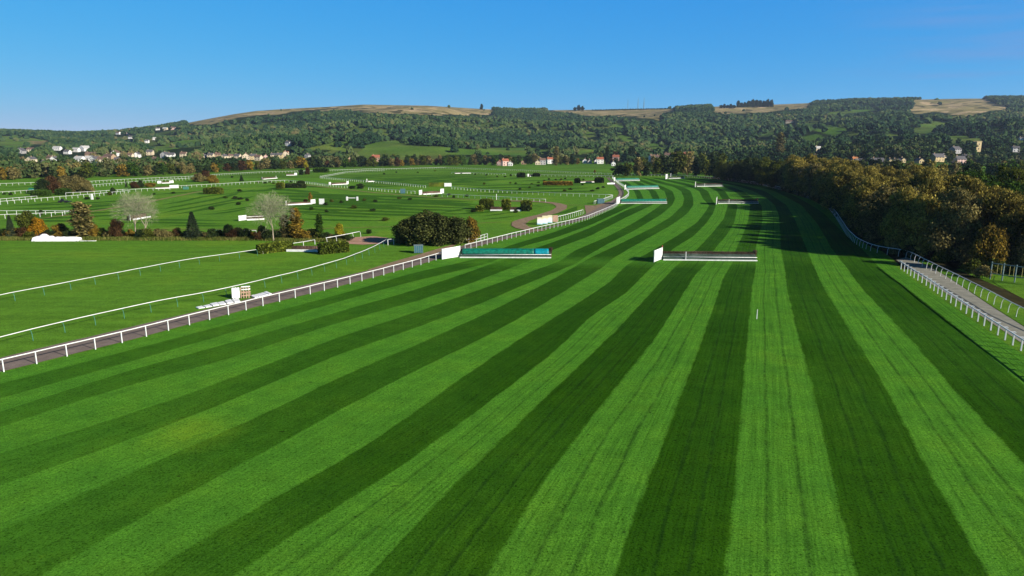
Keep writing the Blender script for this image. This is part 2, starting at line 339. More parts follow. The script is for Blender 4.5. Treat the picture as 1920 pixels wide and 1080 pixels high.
LOW = {
 1:([(0,720),(300,642),(640,551),(773,512),(890,487),(950,462),(1040,435),(1107,409),(1157,388),(1173,383)],[(0,747),(300,662),(640,564),(773,528),(923,492),(975,463),(1040,446),(1107,422),(1157,399),(1187,385)]),
 2:([(0,772),(250,692),(400,652),(640,583),(773,545),(873,512),(940,488),(1040,453),(1107,427),(1173,395),(1200,385)],[(0,800),(250,718),(400,682),(640,603),(773,567),(873,535),(985,492),(1040,467),(1107,442),(1173,408),(1222,385)]),
 3:([(0,850),(250,775),(400,722),(640,630),(773,588),(907,540),(973,517),(1050,490),(1073,472),(1140,443),(1190,417),(1227,393),(1240,383)],[(0,910),(250,822),(400,765),(640,662),(773,617),(907,567),(973,538),(1085,492),(1095,483),(1140,457),(1190,432),(1240,402),(1260,385)]),
 4:([(0,995),(150,930),(300,862),(500,775),(640,705),(773,650),(907,590),(973,557),(1040,522),(1087,494),(1107,483),(1173,452),(1223,427),(1257,407),(1280,385)],[(80,1080),(200,1005),(350,925),(500,845),(640,767),(773,698),(907,633),(973,597),(1073,537),(1135,498),(1145,487),(1173,470),(1223,442),(1257,423),(1287,402),(1300,385)]),
 5:([(270,1080),(370,1015),(500,940),(640,865),(755,790),(873,703),(973,637),(1073,575),(1140,532),(1173,498),(1205,480),(1240,460),(1273,440),(1307,417),(1323,397),(1330,385)],[(435,1080),(550,1000),(700,910),(800,840),(945,732),(1040,660),(1107,593),(1173,550),(1220,503),(1243,482),(1267,463),(1300,443),(1323,420),(1337,400),(1342,385)]),
 6:([(690,1080),(850,910),(960,805),(1060,710),(1160,615),(1240,527),(1268,498),(1285,485),(1307,467),(1333,440),(1357,410),(1365,385)],[(912,1080),(960,995),(1060,845),(1160,720),(1227,637),(1280,553),(1303,515),(1322,497),(1330,482),(1340,467),(1363,440),(1377,417),(1383,385)]),
 7:([(1150,1080),(1210,910),(1260,785),(1310,655),(1350,540),(1360,513),(1371,498),(1376,482),(1380,467),(1393,440),(1403,413),(1407,385)],[(1360,1080),(1380,890),(1395,715),(1410,540),(1417,502),(1417,467),(1423,440),(1430,413),(1428,385)]),
 8:([(1605,1080),(1560,890),(1520,715),(1497,630),(1475,540),(1472,507),(1464,467),(1463,437),(1460,403),(1453,385)],[(1855,1080),(1760,915),(1660,725),(1600,630),(1545,540),(1523,493),(1513,467),(1500,437),(1490,410),(1475,385)]),
 9:([(2140,1080),(1920,870),(1810,755),(1710,640),(1620,545),(1580,493),(1560,467),(1533,420),(1513,397),(1503,385)],[(2300,1080),(1990,780),(1920,722),(1800,618),(1700,540),(1650,503),(1625,475),(1575,430),(1545,400),(1522,385)])}
LEFT = [(-500,838),(-60,713),(14,696),(142,664),(250,638),(341,613),(420,593),(487,575),(545,561),(598,548),(645,536),(706,520),(757,506),(803,493),(830,484),(865,472),(960,447),(1020,432),(1073,420),(1100,413),(1130,400),(1150,391),(1160,383),(1175,372),(1179,363),(1171,352),(1158,344),(1150,337),(1146,332)]
RIGHT = [(2600,1080),(2250,900),(1980,706),(1916,664),(1850,619),(1771,564),(1717,528),(1685,505),(1668,487),(1648,472),(1625,462),(1605,450),(1585,432),(1563,405),(1545,388),(1515,373),(1480,363),(1430,351),(1380,342),(1330,336),(1305,332)]
bounds = [LEFT]
for k in range(1, 10):
    for s in (0, 1):
        bounds.append(LOW[k][s]+[(UP[k][j][s], RY[j]) for j in range(6)])
bounds.append(RIGHT)
Yrow = np.arange(-30, 480.1, .8)
cols = []
for b in bounds:
    P = sorted([tuple(G(*q)[:2]) for q in b], key=lambda q: q[1]); xs = np.array([q[0] for q in P]); ys = np.array([q[1] for q in P])
    x = np.interp(Yrow, ys, xs)
    s0 = (xs[1]-xs[0])/(ys[1]-ys[0]); x = np.where(Yrow < ys[0], xs[0]+s0*(Yrow-ys[0]), x)
    s1 = (xs[-1]-xs[-2])/max(ys[-1]-ys[-2], 1); x = np.where(Yrow > ys[-1], xs[-1]+s1*(Yrow-ys[-1]), x)
    for _ in range(18): x[1:-1] = (x[:-2]+2*x[1:-1]+x[2:])/4
    cols.append(x)
for i in range(1, len(cols)): cols[i] = np.maximum(cols[i], cols[i-1]+.15)
SUB = 3; nb = len(cols); gx = []; gu = []
for i in range(nb-1):
    for j in range(SUB): gx.append(cols[i]+(cols[i+1]-cols[i])*j/SUB); gu.append(i+j/SUB)
gx.append(cols[-1]); gu.append(nb-1)
gx = np.array(gx).T; gu = np.array(gu); nr, nc = gx.shape
V = np.stack([gx, np.repeat(Yrow[:,None], nc, 1), np.zeros_like(gx)], -1).reshape(-1,3)
idx = np.arange(nr*nc).reshape(nr, nc); F = np.stack([idx[:-1,:-1], idx[:-1,1:], idx[1:,1:], idx[1:,:-1]], -1).reshape(-1,4)
me = npmesh('race_track', V, F, M_TRACK, False)
uvl = me.uv_layers.new(name='stripe'); vi = np.empty(len(me.loops), np.int32); me.loops.foreach_get('vertex_index', vi)
UU = np.tile(gu, nr); VV = np.repeat(Yrow, nc); uvl.data.foreach_set('uv', np.stack([UU[vi], VV[vi]], -1).astype(np.float32).ravel())
Xf = V[:,0]; Yf = V[:,1]
fade = np.clip(1-(np.clip(-12-Xf, 0, 40)/40)*np.clip((62-Yf)/25, 0, 1)*.85, 0.12, 1)*np.clip(.80+.25*vnoise(Xf/9, Yf/14, 3), 0, 1)
fade *= np.clip(1-np.clip(-Xf, 0, 30)/30*.36, 0, 1)
fade *= 1-.6*np.clip(1-np.abs(Yf-121)/7, 0, 1)*(Xf > -8)*(UU < 14.3)   # cross mowing in front of the obstacles
me.attributes.new('fade', 'FLOAT', 'POINT').data.foreach_set('value', fade.astype(np.float32))
me.attributes.new('side', 'FLOAT', 'POINT').data.foreach_set('value', np.clip((UU-8)/3, 0, 1).astype(np.float32))
tag(link('race_track', me), kind='structure')

# inner field turf + mown dark stripes, paths
def polysheet(name, pts, z, mat):
    P = [G(*q) for q in pts]; me = bpy.data.meshes.new(name); me.from_pydata([(p.x,p.y,z) for p in P], [], [tuple(range(len(P)))]); me.materials.append(mat)
    if me.polygons[0].normal.z < 0: me.flip_normals()
    return tag(link(name, me), kind='structure')
leftg = [(cols[0][i]-.02, Yrow[i]) for i in range(0, len(Yrow), 8)]
V = []; 
for x, y in leftg: V += [(x, y, -.012), (-max(420, y*1.6)-x*0, y, -.012)]
me = bpy.data.meshes.new('infield'); me.from_pydata(V, [], [(2*i+1, 2*i, 2*i+2, 2*i+3) for i in range(len(leftg)-1)]); me.materials.append(M_INF)
if me.polygons[0].normal.z < 0: me.flip_normals()
tag(link('infield', me), kind='structure')
def ribbon(mb, pts, w, z, taper=True, wob=.25):
    P = [G(*q) for q in pts]; out = []
    for a, b in zip(P, P[1:]):
        n = max(2, int((b-a).length/2.5))
        out += [a.lerp(b, i/n) for i in range(n)]
    out.append(P[-1])
    for _ in range(14): out = [out[0]]+[(out[i-1]+out[i]*2+out[i+1])/4 for i in range(1, len(out)-1)]+[out[-1]]
    V = []; n = len(out)
    for i, p in enumerate(out):
        d = (out[min(i+1, n-1)]-out[max(i-1, 0)]); d.z = 0; d.normalize(); s = Vector((-d.y, d.x, 0))
        k = min(1, i/4, (n-1-i)/4) if taper else 1; ww = w*max(.05, k)*(1+random.uniform(-wob, wob)*.5)
        V += [(p.x+s.x*ww/2, p.y+s.y*ww/2, z), (p.x-s.x*ww/2, p.y-s.y*ww/2, z)]
    mb.add(V, [(2*i, 2*i+1, 2*i+3, 2*i+2) for i in range(n-1)])
def fixup(me):
    f = np.array([p.normal.z for p in me.polygons])
    if f.mean() < 0: me.flip_normals()
    return me
ST = [[(297,385),(338,379),(383,368),(442,362),(480,355)],[(305,392),(353,383),(408,373),(447,362)],[(305,399),(357,390),(396,383),(480,367)],[(312,404),(370,396),(421,381),(480,375)],[(393,398),(434,394),(480,385)],[(363,404),(410,402),(470,390)],
 [(180,411),(314,412),(434,414)],[(200,417),(314,417),(434,421)],[(300,422),(350,423),(460,424)],[(536,366),(576,368),(636,367),(720,373)],[(538,372),(571,376),(636,372),(720,380)],[(538,377),(573,379),(649,379),(720,386)],[(560,388),(597,393),(648,399)],[(565,383),(648,384),(720,388),(800,396)],
 [(440,360),(480,359),(519,354),(600,362)],[(720,377),(798,377),(901,385)],[(720,383),(798,381),(901,388)],[(720,387),(798,386),(837,389)],[(720,332),(813,328)],[(700,337),(740,336),(830,331)],[(700,341),(739,339),(856,329.5)],[(759,340.5),(862,331),(914,329.5)],[(803,341),(882,334.6),(922,330.7)],[(850,340),(914,334.6)],[(850,342),(940,336),(1000,334)],
 [(648,334.6),(720,327)],[(656,336),(720,330.7)],[(826,399.5),(863,393),(888,389)],[(830,403),(876,401),(960,393)],[(904,406),(960,398)],[(1030,403),(1067,398),(1082,387)],[(980,384),(1022,388)],[(0,388),(65,384),(130,377)],[(71,393),(140,386),(240,379)],[(140,392),(240,382),(290,378)],[(0,407),(62,406),(130,408)],[(0,414),(90,413),(180,417)],
 [(560,400),(640,405),(720,408)],[(560,410),(650,414),(730,414)],[(450,404),(540,407),(560,408)],[(900,412),(940,410),(975,404)],[(960,340),(1020,338),(1100,335)],[(970,348),(1040,347),(1120,344)],[(960,352),(1030,354),(1110,352)],[(280,366),(340,361),(440,354)],[(0,352),(60,350),(130,347)],[(480,350),(540,347),(620,352)],[(880,395),(930,390),(985,393)],[(1050,340),(1090,342),(1130,346)]]
rs_ = random.Random(44)
for k in range(7): y0 = 361+k*5.6; a = rs_.uniform(-25, 25); ST.append([(500+a,y0),(640,y0+5),(780+a,y0+9),(885+a,y0+12)])
for k in range(7): y0 = 334.5+k*2.9; a = rs_.uniform(-25, 25); ST.append([(655+a,y0),(760,y0-4),(925+a,y0-7.5)])
for k in range(5): y0 = 386+k*6.5; a = rs_.uniform(-15, 15); ST.append([(15+a,y0),(150,y0-4),(300+a,y0-15)])
for k in range(4): y0 = 343+k*5; a = rs_.uniform(-15, 15); ST.append([(880+a,y0+6),(980,y0+3),(1110+a,y0)])
sm = MB()
for si, s in enumerate(ST):
    ga, gb = G(*s[0]), G(*s[-1]); dd = gb-ga; md = (ga.y+gb.y)/2
    ribbon(sm, s, min(8.0, max(3.0, (2.7 if md < 330 else 1.9)*md*md/25600*abs(dd.x)/dd.length)), .012+.0009*si, True, .4)
tag(link('mown_stripes', fixup(sm.mesh('mown_stripes', M_STRIPE))), kind='structure')
tp = MB()
for s, w in (([(-60,440),(0,432),(85,430),(340,430),(560,431),(652,427),(732,426),(870,421),(902,418),(960,416)],.8),([(60,412),(85,409),(175,397),(287,377),(375,359),(392,357)],2.2),([(540,345),(575,347),(705,362),(830,372),(955,377),(1010,376)],2.2),([(1000,384),(1110,385),(1128,386)],1.0),([(600,449),(650,452),(700,455)],.6)): ribbon(tp, s, w, .085, True, .5)
tag(link('grass_track', fixup(tp.mesh('grass_track', M_TAN))), kind='structure')
dp = MB(); ribbon(dp, [(940,377),(1000,377),(1040,380),(1057,385),(1050,394),(1020,404),(980,412),(966,421),(975,430),(1010,434)], 4.0, .10, False, .2)
tag(link('dirt_track', fixup(dp.mesh('dirt_track', M_DIRT))), kind='structure')
pathlow = [(q[0]-1.5, q[1]-1.2) for q in LEFT[1:15]]
sheet('tarmac_path', pathlow, [(-60,687),(0,671),(100,647),(200,624),(300,600),(400,577),(480,557),(560,537),(640,519),(712,502),(760,490),(800,481),(828,473)], .02, M_TAR)
sheet('tarmac_lane', [(830,483),(865,470),(960,445.5),(1020,430),(1072,418.5),(1100,411),(1130,397.5),(1150,388.5),(1160,378),(1169,367),(1170,360),(1162,348),(1148,338),(1143,333)], [(820,474),(862,462),(955,441),(986,436),(1051,420.6),(1090,406),(1122,390),(1148,376),(1159,367),(1161,361),(1156,352),(1146,342),(1140,336),(1137,333)], .08, M_TAR)
sheet('sandy_verge', [(692,507.5),(712,503),(760,491),(800,482),(830,474)], [(690,506),(727,494),(780,479),(827,465),(862,455)], .05, M_DIRT)
sheet('sandy_apron', [(1100,405),(1124,391),(1150,377)], [(1096,385),(1114,386),(1140,378)], .05, M_DIRT)
polysheet('sand_patch', [(640,457),(650,449),(665,445),(700,443),(725,446),(740,452),(720,457),(680,459)], .05, M_SAND)
sheet('gravel_path', [(2250,880),(1990,700),(1925,649),(1850,599),(1800,566),(1740,528),(1700,501),(1680,487)], [(2300,800),(2060,700),(1940,625),(1860,575),(1820,548),(1770,515),(1735,496),(1700,482)], .0, M_GRAV)
sheet('rail_verge', [(2302,800),(2062,700),(1942,625),(1862,575),(1822,548),(1772,515),(1737,496),(1702,482)], [(2400,780),(2100,665),(1960,600),(1880,557),(1830,535),(1780,510),(1745,493),(1706,481)], .004, M_LAWN)
sheet('earth_bank', [(2400,780),(2100,664),(1960,599),(1880,556),(1830,534),(1780,509),(1745,492),(1706,480)], [(2420,745),(2120,645),(1975,588),(1893,547),(1845,526),(1792,504),(1755,490),(1715,477)], .008, M_EARTH)
sheet('paddock', [(2420,745),(2120,645),(1975,588),(1893,547),(1870,534),(1862,528)], [(2600,640),(2300,590),(2000,545),(1940,530),(1900,520),(1866,517)], .012, M_LAWN)
# leaf litter under the wood
wl = MB(); A = RIGHT[7:]; V = []
for q in A:
    g = G(*q); V += [(g.x+.8, g.y, -.008), (g.x+75, g.y+25, -.008)]
g = G(1706,480); V = [(g.x+1, g.y, -.008), (g.x+60, g.y-12, -.008)]+V
wl.add(V, [(2*i, 2*i+1, 2*i+3, 2*i+2) for i in range(len(V)//2-1)])
tag(link('wood_floor', fixup(wl.mesh('wood_floor', M_LITTER))), kind='structure')

# ---------------------------------------------------------------- running rails
def resample(P, step):
    d = [0]
    for a, b in zip(P, P[1:]): d.append(d[-1]+(b-a).length)
    n = max(1, round(d[-1]/step)); out = []; j = 0
    for k in range(n+1):
        s = d[-1]*k/n
        while j < len(P)-2 and d[j+1] < s: j += 1
        out.append(P[j].lerp(P[j+1], (s-d[j])/max(d[j+1]-d[j], 1e-6)))
    return out
def smoothp(P, it):
    for _ in range(it): P = [P[0]]+[(P[i-1]+P[i]*2+P[i+1])/4 for i in range(1, len(P)-1)]+[P[-1]]
    return P
POSTM = {}
def postmesh(style, h):
    key = (style, round(h, 2))
    if key in POSTM: return POSTM[key]
    m = MB()
    if style == 'plain': m.box(-.045,.045,-.045,.045,-.02,h-.03); mat = M_WHITE
    elif style == 'thin': m.box(-.05,.05,-.05,.05,-.02,h-.03); mat = M_WPAINT
    elif style == 'green':
        m.tube([(0,-.34,-.02),(0,-.30,h*.62),(0,-.22,h*.86),(0,-.02,h-.03)], .035, 6); mat = M_GREENP
    elif style == 'white_arm': m.tube([(0,-.30,-.02),(0,-.26,h*.62),(0,-.18,h*.86),(0,-.02,h-.03)], .042, 6); mat = M_WHITE
    elif style == 'bracket':
        m.box(-.065,.065,-.40,-.28,-.02,h-.02)
        m.hexa([(-.12,-.44,h-.05),(.12,-.44,h-.05),(.05,.02,h-.03),(-.05,.02,h-.03)], [(-.26,-.46,h+.02),(.26,-.46,h+.02),(.06,.02,h+.02),(-.06,.02,h+.02)]); mat = M_WHITE
    me = m.mesh('post', mat); POSTM[key] = me; return me
def rail_fence(label, pts, style='plain', h=1.2, step=2.7, group=None, rr=.075, top=True, flip=1, cat='rail fence', name='running_rail', rmat=None, maxp=100, double=False):
    P = [G(x, y, h if top else 0) for x, y in pts]
    for p in P: p.z = 0
    fine = smoothp(resample(P, 1.2), 5); posts = resample(fine, step)
    root = empty(name, fine[0]); o0 = fine[0]
    tag(root, label, cat, group)
    for zz, nm in ((h, 'top_rail'),)+(((h*.55, 'lower_rail'),) if double else ()):
        q = resample(fine, 2.5); m = MB(); m.tube([(p.x-o0.x, p.y-o0.y, zz+random.uniform(-.015,.015)) for p in q], rr*(1.5 if style == 'bracket' else 1), 8, rr*.8); m.build(nm, rmat or M_WHITE, root, True)
    pm = postmesh(style, h); n = len(posts); order = sorted(range(n), key=lambda i: posts[i].length)
    ind = set(order[:maxp]); rest = MB()
    for i, p in enumerate(posts):
        d = posts[min(i+1, n-1)]-posts[max(i-1, 0)]; rz = math.atan2(d.y, d.x)+(0 if flip > 0 else math.pi)
        if i in ind:
            o = link('post', pm, None, root); o.location = p-o0; o.rotation_euler = (0, 0, rz)
        else:
            M = Matrix.Translation(p-o0) @ Matrix.Rotation(rz, 4, 'Z'); rest.add([M @ v.co for v in pm.vertices], [tuple(f.vertices) for f in pm.polygons])
    if rest.v: tag(rest.build('post', pm.materials[0], root), kind='stuff')
    return root
rail_fence('white running rail along the tarmac path on the near left of the track', [(q[0], q[1]) for q in LEFT[1:15]], 'plain', 1.2, 2.75, 'white running rails', .072, False)
rail_fence('white running rail following the lane between the two nearest teal obstacles', [(872,470),(960,447),(1020,432),(1073,420),(1100,413),(1130,400),(1150,391),(1158,385)], 'plain', 1.2, 2.3, 'white running rails', .08, False)
rail_fence('white running rail bulging round the bend beside the two farthest teal obstacles', [(1162,380),(1172,374),(1179,367),(1178,361),(1171,352),(1160,345),(1152,338),(1148,334)], 'thin', 1.2, 2.3, 'white running rails', .11, False)
rail_fence('green-posted rail crossing the left lawn, the one farther from the tarmac path', [(-80,573),(0,552),(90,536),(165,521),(240,507),(287,498),(345,487),(400,479),(440,474),(480,468)], 'green', 1.15, 3.9, 'green-posted white rails', .058, flip=1)
rail_fence('long green-posted rail running just behind the tarmac path to the sand patch', [(-80,652),(0,632),(54,618),(112,604),(165,592),(217,581),(260,571),(314,560),(357,553),(400,545),(440,536),(480,527),(520,517),(560,508),(600,497),(640,486),(680,471),(705,460),(724,449)], 'green', 1.2, 3.6, 'green-posted white rails', .06, flip=1)
inner = [(2300,905),(2050,755),(1980,706),(1916,663),(1892,647),(1870,631.5),(1850,618),(1832,606),(1814.5,593.5),(1799,583),(1784.5,573),(1771,563.5),(1759,555),(1747,546),(1737.5,538),(1727,532),(1717,526),(1708.5,520.5),(1700,515),(1693,509.5),(1685,504.5)]
rail_fence('white running rail with flat bracket tops between the track and the gravel path', inner, 'bracket', 1.38, 2.05, None, .07, False, flip=1)
outer = [(2350,760),(2100,655),(1990,606),(1920,579),(1871,553),(1832,533),(1793,514),(1741,489),(1715,476),(1700,469),(1692,467),(1673,466),(1648,462),(1633,458),(1607,446),(1590,430),(1570,400),(1552,378),(1540,373),(1513,365),(1481,355),(1430,343),(1380,336),(1330,331),(1290,329)]
rail_fence('white outer rail curving along the foot of the golden wood', outer, 'white_arm', 1.3, 2.35, None, .065, True, flip=-1)
FAR = [([(-40,346),(0,344),(69,342)],'short white rail at the far left behind the bush clump'),([(165,340),(240,335.5),(363,330),(400,327),(480,322.5)],'far left white rail below the tree belt'),([(480,322.5),(613,319),(720,315.5)],'far white rail before the houses left of centre'),
 ([(720,316.5),(837,313.5),(960,317.5),(1060,321.5),(1128,324)],'far white rail at the top of the infield in the middle'),([(-40,381),(0,377.5),(110,368.5),(180,363),(240,357)],'lower of two white rails at the far left near the black machine'),([(243,355),(318,351.5)],'short white rail left of the small white wing panel'),
 ([(330,348.5),(400,345),(480,340),(540,337.5),(580,341),(613,345.5),(651,348.5)],'white rail bending beside the long clipped hedge'),([(691,351.5),(720,354.5),(778,358.5)],'white rail leading up to the obstacle with two white wings'),([(800,362),(880,366),(960,369.5),(1023,373.5)],'white rail below the obstacle with two white wings'),
 ([(-40,376),(0,373),(69,367.5)],'upper of two white rails at the far left'),([(123,361.5),(181,358.5),(240,354.5)],'white rail behind the black machine'),([(-40,361),(0,360),(70,355.5)],'white rail before the teal cover at the far left'),([(168,347),(233,341.5),(300,337),(360,333.5)],'white rail above the small white wing panel'),
 ([(-60,395),(0,395),(80,395),(139,395)],'nearer straight white rail above the orange tree'),([(-60,405),(0,402.5),(78,399.5),(137,396.5)],'low slanting white rail just above the orange tree'),([(600,330.5),(645,322.5),(680,320),(720,318.5)],'upper arm of the far rail corner'),([(602,331.5),(675,337.5),(720,340.5),(798,348)],'lower arm of the far rail corner'),
 ([(847,350),(900,354.5),(960,358),(1050,362),(1148,365)],'white rail crossing the infield toward the lane bend'),([(847,323),(900,324),(948,325.5)],'short far rail with a white marker'),([(960,326.5),(1050,328),(1150,329.5)],'far rail above the scattered bushes'),([(1128,324.5),(1185,326),(1250,328),(1290,329)],'far white rail in front of the dark copse')]
for pts, lb in FAR: rail_fence(lb, pts, 'thin', 1.2, 2.9, 'far white running rails', .075, maxp=60)
rail_fence('short double white rail beside the coloured panels', [(1045,406),(1062,402),(1080,397),(1093,393)], 'white_arm', 1.3, 2.0, None, .09)
rail_fence('short pale blue rail beside the blue box at the lane bend', [(1114,377),(1130,373),(1149,366)], 'thin', 1.2, 2.0, None, .10)
rail_fence('short white rail leaning beside the yellow tree and the sand patch', [(611,446),(640,441),(674,434)], 'white_arm', 1.3, 3.4, None, .09)
rail_fence('short white rail behind the near brush obstacle', [(543,457),(566,454),(590,449.5)], 'thin', 1.0, 3.0, None, .07)
rail_fence('short white rail end left of the dark bush', [(727,449),(738,448)], 'thin', 1.2, 1.6, None, .07)
rail_fence('white three-bar timber fence in front of the orange bush', [(846,456),(875,457),(890,457),(914,449)], 'thin', 1.35, 1.9, None, .06, False, name='timber_fence', cat='fence', double=True)
rail_fence('thin pale rail far behind the hedge near the conifer', [(400,431.5),(440,431.8),(480,432)], 'thin', .9, 5.0, None, .05)
# ---------------------------------------------------------------- obstacles on the track
def twigs(mb, x0, x1, y0, y1, z0, z1, n, w=.03, lean=.25, jag=.3):
    V = []; F = []
    for i in range(n):
        x = random.uniform(x0, x1); y = random.uniform(y0, y1); a = random.uniform(0, math.pi); h = (z1-z0)*(1-jag*random.random()); b = len(V)
        dx, dy = math.cos(a)*w/2, math.sin(a)*w/2; lx, ly = random.uniform(-lean, lean)*(z1-z0), random.uniform(-lean, lean)*(z1-z0)
        V += [(x-dx,y-dy,z0),(x+dx,y+dy,z0),(x+dx*.4+lx,y+dy*.4+ly,z0+h),(x-dx*.4+lx,y-dy*.4+ly,z0+h)]; F.append((b,b+1,b+2,b+3))
    mb.add(V, F)
M_BIRCH = leafmat('birch_brush', [(.05,.033,.024),(.12,.078,.056),(.21,.14,.105),(.32,.235,.185)], .05, .2)
M_APRONF = leafmat('gorse_apron', [(.035,.055,.04),(.07,.105,.08),(.13,.17,.135),(.22,.26,.22)], .05, .2)
def frame(A, B):
    d = (B-A); L = d.length; return Matrix.Translation(A) @ Matrix.Rotation(math.atan2(d.y, d.x), 4, 'Z'), L
def wing(root, P0, P1, h0, h1, name='wing', boards=True, tip=False):
    # white boarded wing, P0/P1 in root space
    P0, P1 = Vector(P0), Vector(P1); d = P1-P0; L = d.length; a = math.atan2(d.y, d.x); M = Matrix.Translation(P0) @ Matrix.Rotation(a, 4, 'Z')
    w = MB(); n = max(3, int(L/.16)) if boards else 1
    for i in range(n):
        x0 = L*i/n; x1 = L*(i+1)/n-(.012 if boards else 0); za = h0+(h1-h0)*i/n; zb = h0+(h1-h0)*(i+1)/n
        w.hexa([M @ Vector(q) for q in ((x0,-.02,.08),(x1,-.02,.08),(x1,.02,.08),(x0,.02,.08))], [M @ Vector(q) for q in ((x0,-.02,za),(x1,-.02,zb),(x1,.02,zb),(x0,.02,za))])
    o = w.build(name, M_WPAINT, root)
    for xx, hh in ((.03, h0), (L-.03, h1)):
        p = MB(); p.box(xx-.05, xx+.05, .03, .12, 0, hh+.04, M); p.build('wing_post', M_WPAINT, o)
    if tip: p = MB(); p.tube([M @ Vector((L,.08,h1+.03)), M @ Vector((L,.08,h1+.3))], .09, 8); p.build('red_marker', M_REDP, o)
def steeple(label, a, b, h=1.45, cover=None, blue=0, wingd=None, tip=False, detail=1.0, posts=(), rwing=None, wh=2.1, group='brush obstacles on the striped track'):
    A, B = G(*a), G(*b); M, L = frame(A, B); root = empty('steeplechase_obstacle', A, math.atan2(B.y-A.y, B.x-A.x))
    tag(root, label, 'obstacle', group)
    br = MB(); br.box(0, L, .35, 1.0, 0, h*.78); twigs(br, 0, L, .3, 1.05, h*.55, h*1.02, int(260*L*detail), .035/max(.4, detail), .12, .25); twigs(br, 0, L, .27, .36, .2, h*.85, int(60*L*detail), .04/max(.4, detail))
    br.build('birch_brush', M_BIRCH, root)
    ap = MB(); ap.hexa([(0,-.55,.0),(L,-.55,.0),(L,.33,.0),(0,.33,.0)], [(0,-.50,.42),(L,-.50,.42),(L,.30,h*.72),(0,.30,h*.72)])
    rgn = []
    for i in range(int(120*L*detail)):
        f = random.random(); rgn.append((random.uniform(0, L), -.5+.8*f, .42+(h*.72-.42)*f))
    V = []; F = []
    for p in rgn:
        s = .10/max(.5, detail); q = [Vector(p)+Vector((random.uniform(-s,s), random.uniform(-s,s), random.uniform(0,s))) for _ in range(3)]; k = len(V); V += q; F.append((k,k+1,k+2))
    ap.add(V, F); ap.build('apron', M_APRONF, root)
    m = MB(); m.box(-.1, L+.1, -1.02, -.94, .0, .21); m.build('takeoff_board', M_WPAINT, root)
    m = MB(); m.tube([(-.1,-.72,.62),(L+.1,-.72,.62)], .05, 8); m.build('guard_rail', M_WPAINT, root, True)
    if cover:
        x1 = L-blue
        for nm, xa, xb, mt in (('cover', .25, x1-.05, M_TEAL),)+((('blue_cover', x1, L-.35, M_CYAN),) if blue else ()):
            m = MB(); n = max(4, int((xb-xa)/.35)); sec = 10; V = []
            prof = [(-.42,.62),(-.46,.80),(-.36,h*.75),(-.16,h*.92),(.10,h*1.02),(.45,h*1.05),(.8,h*1.03),(1.08,h*.95),(1.12,h*.7),(.3,h*.66)]
            for i in range(n+1):
                x = xa+(xb-xa)*i/n; j = random.uniform(-.035,.035); sg = .03*math.sin(i*1.9)
                V += [(x+random.uniform(-.02,.02), y+j, z+sg*(.3 if k in (4,5,6) else 1)+random.uniform(-.02,.02)) for k, (y, z) in enumerate(prof)]
            m.add(V, [(i*sec+k, (i+1)*sec+k, (i+1)*sec+(k+1) % sec, i*sec+(k+1) % sec) for i in range(n) for k in range(sec)]+[tuple(range(sec)), tuple(n*sec+k for k in range(sec))[::-1]])
            m.build(nm, mt, root, True)
    Mi = M.inverted()
    for (w0, h0, h1) in (wingd or []):
        wing(root, Mi @ G(*w0), Vector((-.1,.2,0)), h0, h1, tip=tip)
    for (w1, h0, h1) in (rwing or []): wing(root, Vector((L+.1,.2,0)), Mi @ G(*w1), h0, h1)
    for fx in posts:
        m = MB(); m.box(L*fx-.06, L*fx+.06, -.78, -.66, 0, h*1.05); m.build('marker_post', M_WPAINT, root)
    e = MB(); e.tube([(L+.05,.5,0),(L+.05,.5,h*1.18)], .2, 10); twigs(e, L-.12, L+.22, .35, .7, h*.4, h*1.3, int(160*detail), .04); e.build('end_brush', M_BIRCH, root)
    return root
steeple('teal-covered obstacle with a bright blue end, nearest on the left side of the track', (864,482), (1032,482.5), 1.5, True, 1.9*1.6, [((829,487),2.0,2.1)])
steeple('uncovered brown brush obstacle with grey-green apron nearest on the right side of the track', (1243,486.5), (1416,488), 1.5, None, 0, [((1226.5,492),2.15,2.25)], True, 1.0, (.24,))
steeple('long teal-covered obstacle second from the front beside the lane', (1163,381.5), (1249,381), 1.5, True, 0, [((1156,383.5),2.5,2.6)], detail=.5)
steeple('uncovered brown obstacle half in tree shade, second from the front on the right side', (1345,381.5), (1420,381), 1.5, None, 0, [((1343,384),2.5,2.5)], detail=.5, posts=(.27,))
steeple('teal-covered obstacle third from the front inside the rail bend', (1174,355), (1234,353.5), 1.6, True, 0, [((1171,356),2.2,2.4)], detail=.4)
steeple('small brown obstacle with white board third from the front on the right', (1305,350), (1354,349), 1.6, None, 0, [((1303.5,351.5),2.8,2.8)], detail=.4, posts=(.29,))
steeple('farthest teal-covered obstacle at the end of the left lane', (1154,339.5), (1198,338.5), 1.5, True, 0, [((1151,340),2.4,2.4)], detail=.35)
steeple('farthest uncovered obstacle before the dark copse', (1252,335.3), (1282,334.3), 1.2, None, 0, [((1248,336),3.2,3.2)], detail=.35)

